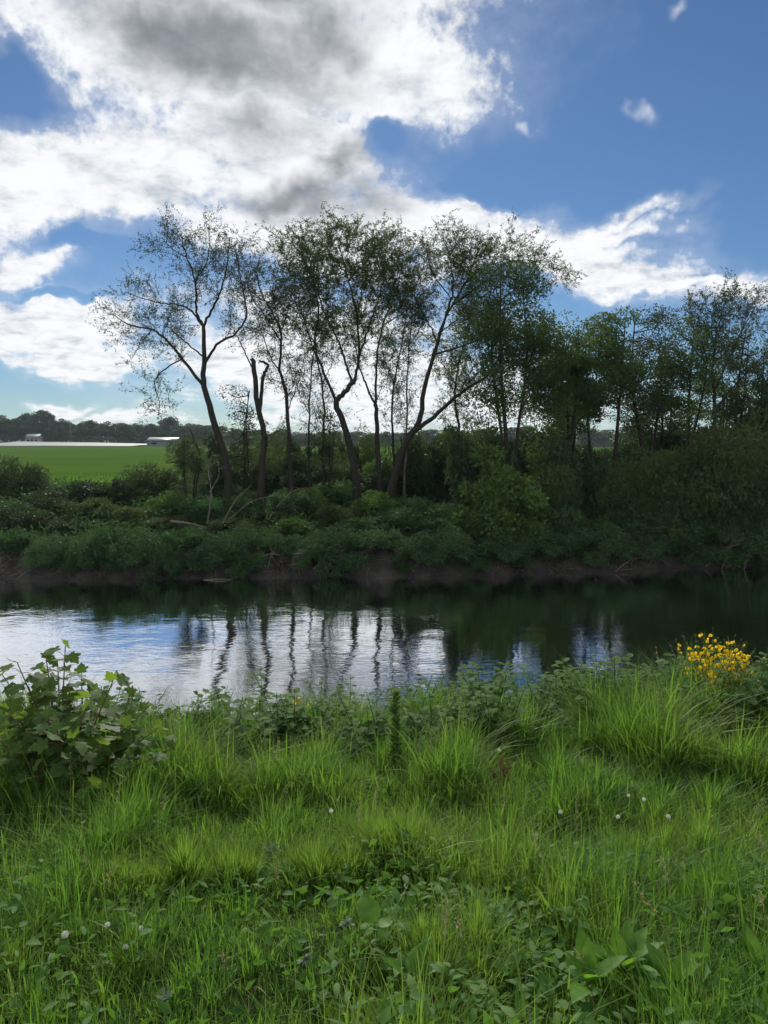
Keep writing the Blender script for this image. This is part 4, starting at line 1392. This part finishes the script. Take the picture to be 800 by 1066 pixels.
for (px, py, rw, hh, lab) in TUSS:
    p = ground_hit(px, py)
    p = p + np.array([0, 0.03, 0])
    n = int(1300 * (rw / 0.15) ** 1.5)
    ang = rng.uniform(0, 2 * math.pi, n)
    rad = np.abs(rng.normal(size=n)) * rw * 0.4
    cen = rng.normal(size=(5, 2)) * [rw * 0.75, rw * 0.4]
    cen[0] = 0
    ci = rng.integers(0, 5, n)
    P = np.stack([cen[ci, 0] + np.cos(ang) * rad, cen[ci, 1] + np.sin(ang) * rad, np.zeros(n)], -1)
    hh = hh * rng.uniform(0.65, 1.05, 5)[ci]
    P[:, 2] = near_z(p[0] + P[:, 0], p[1] + P[:, 1]) - p[2] - 0.01
    t_ = MB()
    V, tr, q, tt = blades(P, ang + rng.normal(size=n) * 0.5, hh * rng.uniform(0.5, 1.15, n), np.clip(0.2 + rad / rw * 0.55 + rng.normal(size=n) * 0.15, 0.05, 1.1),
                          rng.uniform(0.003, 0.0058, n), rng.uniform(0.4, 1.0, n))
    t_.add(V, tr, q, tt)
    o = t_.build('grass_tussock', M['grass'])
    o.location = tuple(p)
    tag(o, lab, 'grass tussock')


# ------------------------------------------------------------------ leafy plants
def leaf_blade(P, D, Nn, ln, wd, prof, curl=0.15, fold=0.12, ns=6):
    """One broad leaf as two strips either side of a midrib. prof gives half width along the leaf."""
    D = unit(np.asarray(D, float))
    W = unit(np.cross(D, Nn))
    U = np.cross(W, D)
    t = np.linspace(0, 1, ns + 1)
    hw = np.interp(t, np.linspace(0, 1, len(prof)), prof) * wd
    mid = P + D * (t * ln)[:, None] - U * (curl * ln * t ** 2)[:, None]
    l_ = mid + W * hw[:, None] + U * (hw * fold)[:, None]
    r_ = mid - W * hw[:, None] + U * (hw * fold)[:, None]
    v = np.stack([l_, mid, r_], 1).reshape(-1, 3)
    i = np.arange(ns)[:, None] * 3
    q = np.concatenate([np.hstack([i, i + 1, i + 4, i + 3]), np.hstack([i + 1, i + 2, i + 5, i + 4])])
    return v, q


SYC = np.array([(0.0, 0.0), (0.22, -0.10), (0.46, -0.04), (0.36, 0.14), (0.62, 0.34), (0.60, 0.52), (0.34, 0.50), (0.36, 0.70), (0.22, 0.78), (0.14, 0.92), (0.0, 1.06)])


def lobed_leaf(mb, P, D, Nn, s, droop=0.18, noise=0.05):
    D = unit(np.asarray(D, float))
    W = unit(np.cross(D, Nn))
    U = np.cross(W, D)
    rt = SYC * (1 + rng.normal(size=SYC.shape) * noise)
    lt = (SYC * (1 + rng.normal(size=SYC.shape) * noise))[1:-1][::-1] * [-1, 1]
    o = np.vstack([rt, lt])
    c = np.array([[0.0, 0.42]])
    pts = np.vstack([c, o])
    rad2 = pts[:, 0] ** 2 + (pts[:, 1] - 0.4) ** 2
    z = -droop * rad2 + 0.10 * np.abs(pts[:, 0]) + rng.normal(size=len(pts)) * 0.02
    v = P + (W * pts[:, 0:1] + D * pts[:, 1:2] + U * z[:, None]) * s
    k = len(o)
    j = np.arange(k)
    mb.add(v, np.stack([np.zeros(k, int), 1 + j, 1 + (j + 1) % k], -1))


def sapling(label, foot, stems, leaf_s, name='sycamore_sapling'):
    """stems: list of (tip pixel x, tip pixel y, depth shift, leaf pairs)."""
    root = empty(name, foot, label, 'sapling')
    w, lf = MB(), MB()
    for (px, py, dy, nl) in stems:
        tip = at(px, py, foot[1] + dy) - foot
        a = np.array([rng.normal() * 0.04, rng.normal() * 0.04, -0.05])
        sp = smooth_poly([a, a * 0.5 + tip * [0.35, 0.4, 0.5] + rng.normal(size=3) * 0.02, tip], 16)
        w.tube(sp, np.linspace(0.009, 0.003, len(sp)), 6)
        nl = int(nl * 1.7)
        for k in range(nl):
            u = 0.12 + 0.88 * (k + 0.5) / nl
            i = min(len(sp) - 2, int(u * (len(sp) - 1)))
            p = sp[i]
            a0 = k * math.pi / 2 + rng.normal() * 0.4
            for s_ in (0, math.pi):
                dr = np.array([math.cos(a0 + s_), math.sin(a0 + s_), rng.uniform(-0.1, 0.6)])
                L_ = rng.uniform(0.05, 0.13) * (1.15 - 0.5 * u)
                q = p + unit(dr) * L_
                w.tube([p, p + unit(dr) * L_ * 0.5 + [0, 0, 0.01], q], [0.0022, 0.0018, 0.0015], 4, False)
                hd = unit(np.array([dr[0], dr[1], -0.15 + rng.normal() * 0.25]))
                nn = unit(np.array([rng.normal() * 0.35, rng.normal() * 0.35 - 0.25, 1]))
                lobed_leaf(lf, q, hd, nn, leaf_s * rng.uniform(0.55, 1.2) * (1.1 - 0.35 * u))
        lobed_leaf(lf, sp[-1], unit(np.array([rng.normal(), rng.normal(), 0.8])), unit(rng.normal(size=3) + [0, -0.5, 1]), leaf_s * 0.55)
    w.build('stem', M['redstem'], root, True)
    lf.build('foliage', M['l_syc'], root)
    return root


f0 = ground_hit(75, 845)
sapling('bushy sycamore sapling with broad lobed leaves at the left edge above the water', f0,
        [(68, 672, 0.1, 8), (118, 708, 0.0, 7), (30, 715, 0.05, 7), (140, 722, 0.25, 6), (90, 735, -0.2, 6), (50, 745, -0.25, 6), (150, 765, 0.1, 5), (8, 740, 0.0, 6),
         (108, 775, -0.3, 5), (72, 790, -0.38, 4), (122, 805, -0.3, 4), (20, 780, -0.2, 5), (85, 700, 0.3, 6), (45, 700, 0.2, 6), (60, 760, -0.4, 5), (35, 800, -0.4, 4), (95, 815, -0.45, 4), (-8, 765, -0.2, 5), (100, 740, 0.1, 6), (70, 725, 0.0, 6), (135, 785, -0.1, 5), (10, 725, 0.2, 6), (60, 690, 0.2, 8), (100, 720, 0.2, 7), (25, 745, 0.1, 7), (80, 765, -0.3, 6), (165, 758, 0.1, 6), (182, 778, 0.0, 5), (152, 738, 0.2, 6), (128, 755, 0.0, 6), (2, 702, 0.2, 6), (18, 690, 0.1, 7), (48, 685, 0.1, 7)], 0.125)
f1 = ground_hit(188, 800) + np.array([0, 0.5, -0.08])
sapling('small sycamore seedling right of the bushy sapling at the water edge', f1, [(206, 722, 0.1, 5), (186, 738, 0.0, 4), (222, 745, 0.1, 4)], 0.075, 'sycamore_seedling')
f2 = ground_hit(-40, 830)
sapling('sycamore sapling mostly outside the left edge of the picture', f2, [(-20, 722, 0, 6), (-50, 700, 0.1, 7), (2, 760, -0.1, 5), (-70, 740, 0, 6)], 0.12)


# nettles and brambles on the lip of the bank
NPROF = [0.05, 0.30, 0.36, 0.30, 0.18, 0.0]


def nettle_proto(h, nn, ll):
    root = empty('nettle_plant', (0, 0, 0), '', 'plant')
    w, lf = MB(), MB()
    for s in range(4):
        base = np.array([rng.normal() * 0.05, rng.normal() * 0.05, -0.03])
        hs = h * rng.uniform(0.65, 1.1)
        sp = smooth_poly([base, base + [rng.normal() * 0.03, rng.normal() * 0.03, hs * 0.5], base + [rng.normal() * 0.09, rng.normal() * 0.09, hs]], 14)
        w.tube(sp, np.linspace(0.004, 0.002, len(sp)), 5)
        for k in range(nn):
            u = 0.25 + 0.75 * (k + 0.7) / nn
            p = sp[min(len(sp) - 1, int(u * (len(sp) - 1)))]
            a0 = k * math.pi / 2 + s
            for q in (0, math.pi):
                d = np.array([math.cos(a0 + q), math.sin(a0 + q), rng.uniform(-0.2, 0.55)])
                L_ = ll * (1.2 - 0.65 * u) * rng.uniform(0.8, 1.2)
                v, f = leaf_blade(p + unit(d) * 0.012, d, np.array([0, 0, 1.0]) + rng.normal(size=3) * 0.15, L_, L_ * 1.15, NPROF, 0.22, 0.15, 5)
                lf.add(v, None, f)
    w.build('stem', M['stem'], root, True)
    lf.build('foliage', M['l_nettle'], root)
    return root


npro = [nettle_proto(0.42, 7, 0.085), nettle_proto(0.36, 6, 0.075), nettle_proto(0.48, 8, 0.08)]
ncount = 0
NLAB = ('nettle like leafy plant among others on the right lip of the near bank', 'nettle like leafy plant among others along the middle lip of the near bank', 'nettle like leafy plant among others left of the middle on the near bank')
for i in range(250):
    x = rng.uniform(-4.2, 5.2)
    y = rng.uniform(5.1, 6.7)
    dens = 0.95 if x > 0.1 else 0.4
    if rng.random() > dens:
        continue
    s = rng.uniform(0.95, 1.45)
    lab = NLAB[0] if x > 0.9 else (NLAB[1] if x > -0.9 else NLAB[2])
    loc = (x, y, float(near_z(x, y)) - 0.01)
    if ncount < 3:
        r = npro[ncount]
        r.location = loc
        r.scale = (s, s, s)
        r['label'] = lab
        r['group'] = 'nettles on the lip of the near bank'
    else:
        r = dup(npro[ncount % 3], loc, rng.uniform(0, 6.28), (s, s, s), lab, 'nettles on the lip of the near bank')
    ncount += 1


def bramble_proto():
    root = empty('bramble', (0, 0, 0), '', 'bramble')
    w, lf = MB(), MB()
    for s in range(11):
        a = rng.uniform(0, 6.28)
        L_ = rng.uniform(0.25, 0.55)
        hgt = rng.uniform(0.15, 0.38)
        sp = smooth_poly([(0, 0, -0.03), (math.cos(a) * L_ * 0.4, math.sin(a) * L_ * 0.4, hgt), (math.cos(a) * L_, math.sin(a) * L_, hgt * rng.uniform(0.4, 0.9))], 14)
        w.tube(sp, np.linspace(0.004, 0.002, len(sp)), 5)
        for k in range(2, len(sp)):
            for _ in range(2):
                d0 = unit(rng.normal(size=3) + [0, -0.2, 0.5])
                c = sp[k] + d0 * 0.04
                for da in (-1.1, 0, 1.1):
                    d = np.array([d0[0] * math.cos(da) - d0[1] * math.sin(da), d0[0] * math.sin(da) + d0[1] * math.cos(da), d0[2] * 0.5])
                    v, f = leaf_blade(c, d, np.array([0, 0, 1.0]) + rng.normal(size=3) * 0.3, rng.uniform(0.035, 0.06), 0.05, [0.1, 0.42, 0.48, 0.36, 0.0], 0.15, 0.15, 4)
                    lf.add(v, None, f)
    w.build('stem', M['redstem'], root, True)
    lf.build('foliage', M['l_bramble'], root)
    return root


bp = bramble_proto()
BR = [(168, 775, 'bramble patch right of the sycamore sapling on the bank lip'), (225, 778, 'bramble with small leaves in the low gap before the water, left'),
      (270, 775, 'bramble sprawling left of the small yellow flowers'), (335, 775, 'bramble sprawling right of the small yellow flowers'), (378, 768, 'bramble at the lip of the bank left of the feathery weed'),
      (20, 800, 'bramble in shade under the sycamore sapling at the left edge'), (560, 745, 'bramble showing pale leaves on the lip right of centre'), (680, 740, 'bramble on the lip left of the yellow broom'), (790, 735, 'bramble right of the yellow broom at the picture edge'),
      (455, 745, 'bramble on the lip right of the feathery weed')]
for i, (px, py, lab) in enumerate(BR):
    p = ground_hit(px, py, 0.1)
    s = rng.uniform(0.6, 0.85)
    if i == 0:
        bp.location = tuple(p)
        bp['label'] = lab
    else:
        dup(bp, p, rng.uniform(0, 6.28), (s, s, s), lab)


def broom(label, foot, hw, h, nst, nfl, name='broom_bush', spread=1.0):
    root = empty(name, foot, label, 'bush')
    w, fl, lf = MB(), MB(), MB()
    for s in range(nst):
        a = rng.uniform(0, 6.28)
        r = hw * rng.uniform(0.1, 1) ** 0.6 * spread
        hh = h * rng.uniform(0.55, 1.02) * (1 - 0.25 * (r / hw))
        tip = np.array([math.cos(a) * r, math.sin(a) * r, hh])
        sp = smooth_poly([(math.cos(a) * 0.05, math.sin(a) * 0.05, -0.03), tip * [0.5, 0.5, 0.55], tip], 12)
        w.tube(sp, np.linspace(0.0045, 0.0015, len(sp)), 4)
        flowery = rng.random() < 0.7
        for k in range(4, len(sp)):
            m_ = 3
            lf.leaves(np.repeat(sp[k][None], m_, 0), rng.normal(size=(m_, 3)) + [0, 0, 0.6], 0.018, 0.007)
        for k in range(int(nfl / nst * (1.4 if flowery else 0.2))):
            u = rng.uniform(0.35, 1)
            p = sp[int(u * (len(sp) - 1))] + rng.normal(size=3) * 0.012
            d = unit(rng.normal(size=3) + [0, -0.1, 0.3])
            for j in range(4):   # standard, two wings, keel
                dd = unit(d + rng.normal(size=3) * 0.55)
                v, f = leaf_blade(p, dd, rng.normal(size=3), rng.uniform(0.016, 0.027), 0.021, [0.15, 0.5, 0.55, 0.3], 0.2, 0.3, 3)
                fl.add(v, None, f)
    w.build('stem', M['stem'], root, True)
    lf.build('foliage', M['l_nettle'], root)
    fl.build('flower', M['petal'], root)
    return root


pb = np.array([at(745, 690, 5.75)[0], 5.75, 0])
pb[2] = float(near_z(pb[0], pb[1])) - 0.02
ph = at(745, 648, 5.75)[2] - pb[2]
broom('bright yellow flowering broom bush on the right lip of the near bank', pb, 0.35, ph, 95, 620)
pb = np.array([at(312, 722, 6.3)[0], 6.3, 0])
pb[2] = float(near_z(pb[0], pb[1])) - 0.02
broom('small sprig of yellow flowers at the water edge left of centre', pb, 0.09, at(312, 712, 6.3)[2] - pb[2], 9, 40, 'yellow_flower')


# dandelion clocks
def clock_proto():
    root = empty('dandelion_clock', (0, 0, 0), '', 'dandelion')
    w, hd = MB(), MB()
    sp = smooth_poly([(0, 0, -0.12), (0.01, 0, 0.06), (0.0, 0.01, 0.2)], 10)
    w.tube(sp, 0.0022, 6)
    c = np.array([0, 0.01, 0.2])
    n = 90
    k = np.arange(n) + 0.5
    phi = np.arccos(1 - 2 * k / n)
    th_ = math.pi * (1 + 5 ** 0.5) * k
    d = np.stack([np.cos(th_) * np.sin(phi), np.sin(th_) * np.sin(phi), np.cos(phi)], -1)
    for v in d:
        a = unit(np.cross(v, rng.normal(size=3)))
        b_ = np.cross(v, a)
        hd.tube([c + v * 0.004, c + v * 0.016], [0.0004, 0.0003], 3, False)
        for q in range(6):
            r = unit(v * 0.7 + a * math.cos(q * 1.047) + b_ * math.sin(q * 1.047))
            s = np.cross(r, v)
            p = c + v * 0.015
            hd.add([p - s * 0.0006, p + s * 0.0006, p + r * 0.0085], [(0, 1, 2)])
    w.build('stem', M['stem'], root, True)
    hd.build('seed_head', M['fluff'], root)
    return root


dc = clock_proto()
DC = [(584, 846, 'full white dandelion clock standing alone right of centre'), (670, 832, 'white dandelion clock, highest of the cluster on the right'), (643, 851, 'white dandelion clock left in the right hand cluster'),
      (697, 850, 'white dandelion clock right in the right hand cluster'), (655, 828, 'small dandelion clock left of the highest one on the right'), (69, 972, 'full white dandelion clock at the lower left'),
      (113, 962, 'half blown dandelion clock right of the full one at lower left'), (68, 990, 'small dandelion clock just below the full one at lower left'), (148, 966, 'small dandelion clock between the lower left one and the tussock'),
      (345, 845, 'lone dandelion clock left of centre above the wide tussock'), (521, 781, 'pale dandelion clock above the brown dead dock stem'), (744, 770, 'pale dandelion clock in the tall grass below the yellow broom'), (132, 985, 'tiny dandelion clock low in the grass at lower left')]
for i, (px, py, lab) in enumerate(DC):
    g = ground_hit(px, py + 34)
    tgt = at(px, py, g[1] + 0.02)
    hgt = max(0.08, tgt[2] - g[2])
    s = rng.uniform(0.52, 0.68) * (0.75 if lab.startswith(('small', 'tiny', 'half')) else 1.0)
    sc = (s, s, 1.0)
    loc = np.array([tgt[0], tgt[1], tgt[2] - 0.2 * s])
    if i == 0:
        dc.location = tuple(loc)
        dc.scale = (s, s, s)
        dc['label'] = lab
        dc['group'] = 'dandelion clocks in the grass'
    else:
        dup(dc, loc, rng.uniform(0, 6), (s, s, s), lab, 'dandelion clocks in the grass')


# broad-leaved dock plants
def rosette(name, label, cat, p, spec, mat, prof, wd, stem_mat=None, fold=0.2, curl=0.2):
    """spec: azimuth, elevation, length for each leaf."""
    root = empty(name, p, label, cat)
    lf = MB()
    for (a, e, L_) in spec:
        d = np.array([math.cos(a) * math.cos(e), math.sin(a) * math.cos(e), math.sin(e)])
        n_ = np.array([-math.cos(a) * math.sin(e), -math.sin(a) * math.sin(e), math.cos(e)]) + rng.normal(size=3) * 0.12
        st = d * L_ * 0.25
        lf.tube([np.zeros(3), st], [0.003, 0.002], 4, False)
        v, f = leaf_blade(st, d, n_, L_, L_ * wd, prof, curl, fold, 8)
        lf.add(v, None, f)
    lf.build('leaves', M[mat], root, True)
    return root


DPROF = [0.12, 0.42, 0.55, 0.55, 0.48, 0.36, 0.2, 0.0]
for (px, py, lab, k, L0) in ((648, 1046, 'broad leaved dock plant with upright leaves at the bottom right', 15, 0.105), (612, 1062, 'dock plant lying lower left of the upright dock at the bottom right', 7, 0.11),
                             (700, 1066, 'dock plant by the dark twig at the bottom right', 8, 0.11), (790, 1050, 'leafy dock plant in the bottom right corner', 9, 0.11), (425, 1052, 'small light green dock at the bottom centre', 5, 0.09)):
    g = ground_hit(px, py)
    g[2] += 0.10
    rosette('dock_plant', lab, 'dock', g, [(rng.uniform(0, 6.28), rng.uniform(0.3, 1.3), L0 * rng.uniform(0.7, 1.2)) for _ in range(k)], 'l_dock', DPROF, 0.42)
g = ground_hit(392, 1000)
g[2] += 0.10
rosette('broad_leaf_plant', 'single bright lime green broad leaf in the grass at bottom centre', 'plant', g, [(2.2, 0.75, 0.085), (0.6, 0.2, 0.05)], 'l_dock', [0.2, 0.5, 0.6, 0.6, 0.5, 0.3, 0.0], 0.75)
for (px, py, lab, k, L0) in ((283, 905, 'silvery leaved rosette plant right of the round spiky tussock', 14, 0.075), (172, 1066, 'pale leaved small plant at the bottom left', 6, 0.05), (318, 1025, 'small pale herb at the bottom left of centre', 8, 0.045), (362, 985, 'small pale herb left of the lime green leaf', 7, 0.045), (705, 925, 'greyish herb in the grass at right, above the twigs', 9, 0.06)):
    g = ground_hit(px, py)
    g[2] += 0.07
    rosette('silver_herb', lab, 'herb', g, [(rng.uniform(0, 6.28), rng.uniform(-0.1, 1.4), L0 * 0.55 * rng.uniform(0.35, 1.4)) for _ in range(int(k * 3))], 'l_silver', [0.2, 0.5, 0.3, 0.5, 0.3, 0.0], 0.36)

# feathery upright weed
g = np.array([at(412, 760, 4.75)[0], 4.75, 0])
g[2] = float(near_z(g[0], g[1])) - 0.02
hh = at(412, 720, 4.75)[2] - g[2]
root = empty('feathery_weed', g, 'tall feathery column shaped weed standing in the grass at the centre', 'weed')
w, lf = MB(), MB()
w.tube(smooth_poly([(0, 0, 0), (0.01, 0, hh / 2), (0, 0, hh)], 12), np.linspace(0.005, 0.002, 13)[:len(smooth_poly([(0, 0, 0), (0.01, 0, hh / 2), (0, 0, hh)], 12))], 6)
n = 620
zz = rng.uniform(0.08, 1, n) * hh
a = rng.uniform(0, 6.28, n)
lf.leaves(np.stack([0 * a, 0 * a, zz], -1), np.stack([np.cos(a), np.sin(a), rng.uniform(0.5, 1.4, n)], -1), rng.uniform(0.05, 0.115, n) * (1.05 - 0.6 * (zz / hh) ** 2), 0.011, 0.15)
w.build('stem', M['stem'], root, True)
lf.build('foliage', M['l_nettle'], root)

# brown dead dock stem
g = ground_hit(520, 832)
root = empty('dead_dock_stem', g, 'brown dead dock stem with dry seed clusters in the grass right of centre', 'dead plant')
w, lf = MB(), MB()
for (dx, hx) in ((0, 0.26), (0.04, 0.22), (-0.03, 0.18), (0.015, 0.2)):
    sp = smooth_poly([(dx * 0.3, 0, -0.02), (dx * 0.7 + 0.01, 0.01, hx * 0.5), (dx * 1.5, rng.normal() * 0.03, hx)], 12)
    w.tube(sp, np.linspace(0.003, 0.0015, len(sp)), 5)
    for k in range(4, len(sp)):
        m_ = 26
        lf.leaves(sp[k] + rng.normal(size=(m_, 3)) * 0.009, rng.normal(size=(m_, 3)), rng.uniform(0.006, 0.013, m_), 0.007)
w.build('stem', M['redstem'], root, True)
lf.build('seed_cluster', M['seedbrown'], root)


# dry twigs on the ground at the right
def twig(label, pls, r, mat='redstem', lift=0.09):
    p0 = ground_hit(*pls[0][0])
    root = empty('dry_twig', p0, label, 'twig')
    w = MB()
    for pl in pls:
        pts = []
        for (px, py) in pl:
            q = ground_hit(px, py)
            pts.append(q + [0, 0, lift + rng.uniform(-0.015, 0.03)] - p0)
        sp = smooth_poly(pts, 16)
        w.tube(sp, np.linspace(r, r * 0.5, len(sp)), 6)
    w.build('branch', M[mat], root, True)


twig('dark forked twig lying in the herbs at the bottom right', [[(690, 1010), (715, 1018), (740, 1024), (752, 1036)], [(712, 1018), (704, 1040), (700, 1058)]], 0.0035)
twig('pale dry twig poking from the grass at the right edge', [[(778, 975), (782, 990), (790, 1004), (796, 1012)], [(762, 985), (786, 998)]], 0.0028, 'deadwood')
twig('thin pale stalk curving over the grass in the lower right', [[(662, 958), (676, 966), (690, 974), (700, 972)]], 0.0022, 'deadwood')

# small ground herbs between the blades
b = MB()
n = 26000
X = rng.uniform(-3.2, 4.8, n)
Yv = 1.4 + rng.random(n) * 5.2
kk = fbm(X * 1.4 + 11, Yv * 1.4 + 50, 3)
near = np.exp(-((Yv - 1.9) / 0.55) ** 2) * (0.35 + 0.6 * (X > 0.25))
keep = rng.random(n) < np.clip((kk - 0.5) * 4, 0, 0.6) + near
keep &= np.abs(X) < 0.62 * Yv + 0.6
X, Yv = X[keep], Yv[keep]
n = len(X)
hh = grass_height(X, Yv) * rng.uniform(0.2, 0.85, n)
b.leaves(np.stack([X, Yv, near_z(X, Yv) + hh], -1), rng.normal(size=(n, 3)) * [1, 1, 0.4] + [0, 0, 0.3], rng.uniform(0.022, 0.07, n), rng.uniform(0.010, 0.032, n), 0.15)
tag(b.build('ground_herbs', M['l_herb']), kind='stuff')

# flowering grass stalks standing above the blades
b = MB()
b2 = MB()
n = 200
X = rng.uniform(-3.6, 4.4, n)
Yv = 1.9 + rng.random(n) * 4.6
keep = (np.abs(X) < 0.6 * Yv + 0.4) & (fbm(X * 1.3 + 90, Yv * 1.3 + 15, 2) > 0.45)
for x, y in zip(X[keep], Yv[keep]):
    hgt = float(grass_height(x, y)) * rng.uniform(1.15, 1.7) + 0.05
    a = rng.uniform(0, 6.28)
    le = hgt * rng.uniform(0.1, 0.4)
    z0 = float(near_z(x, y))
    sp = smooth_poly([(x, y, z0), (x + math.cos(a) * le * 0.3, y + math.sin(a) * le * 0.3, z0 + hgt * 0.6), (x + math.cos(a) * le, y + math.sin(a) * le, z0 + hgt)], 10)
    b.tube(sp, np.linspace(0.0014, 0.0008, len(sp)), 3, False)
    for k in range(len(sp) - 4, len(sp)):
        m_ = 7
        b.leaves(sp[k] + rng.normal(size=(m_, 3)) * 0.004, rng.normal(size=(m_, 3)) * 0.6 + (sp[-1] - sp[-2]) * 40, rng.uniform(0.008, 0.016, m_), 0.003)
tag(b.build('grass_seed_stalks', M['straw']), kind='stuff')

# broad leaves of low weeds close to the viewer
b = MB()
n = 9000
X = rng.uniform(-2.2, 3.0, n)
Yv = 1.5 + rng.random(n) * 1.6
keep = (rng.random(n) < np.clip((fbm(X * 2.1 + 71, Yv * 2.1 + 5, 3) - 0.47) * 5, 0, 1) * np.where(X > 0, 1.0, 0.5)) & (np.abs(X) < 0.62 * Yv + 0.4)
X, Yv = X[keep], Yv[keep]
for x, y in zip(X, Yv):
    d = rng.normal(size=3) * [1, 1, 0.3] + [0, 0, 0.35]
    L_ = rng.uniform(0.02, 0.058)
    p = np.array([x, y, float(near_z(x, y)) + float(grass_height(x, y)) * rng.uniform(0.35, 0.95)])
    v, f = leaf_blade(p, d, np.array([0, 0, 1.0]) + rng.normal(size=3) * 0.3, L_, L_ * rng.uniform(0.3, 0.55), [0.15, 0.5, 0.6, 0.5, 0.28, 0.0], rng.uniform(0.1, 0.5), 0.2, 5)
    b.add(v, None, f)
tag(b.build('weed_leaves', M['l_herb'], None, True), kind='stuff')
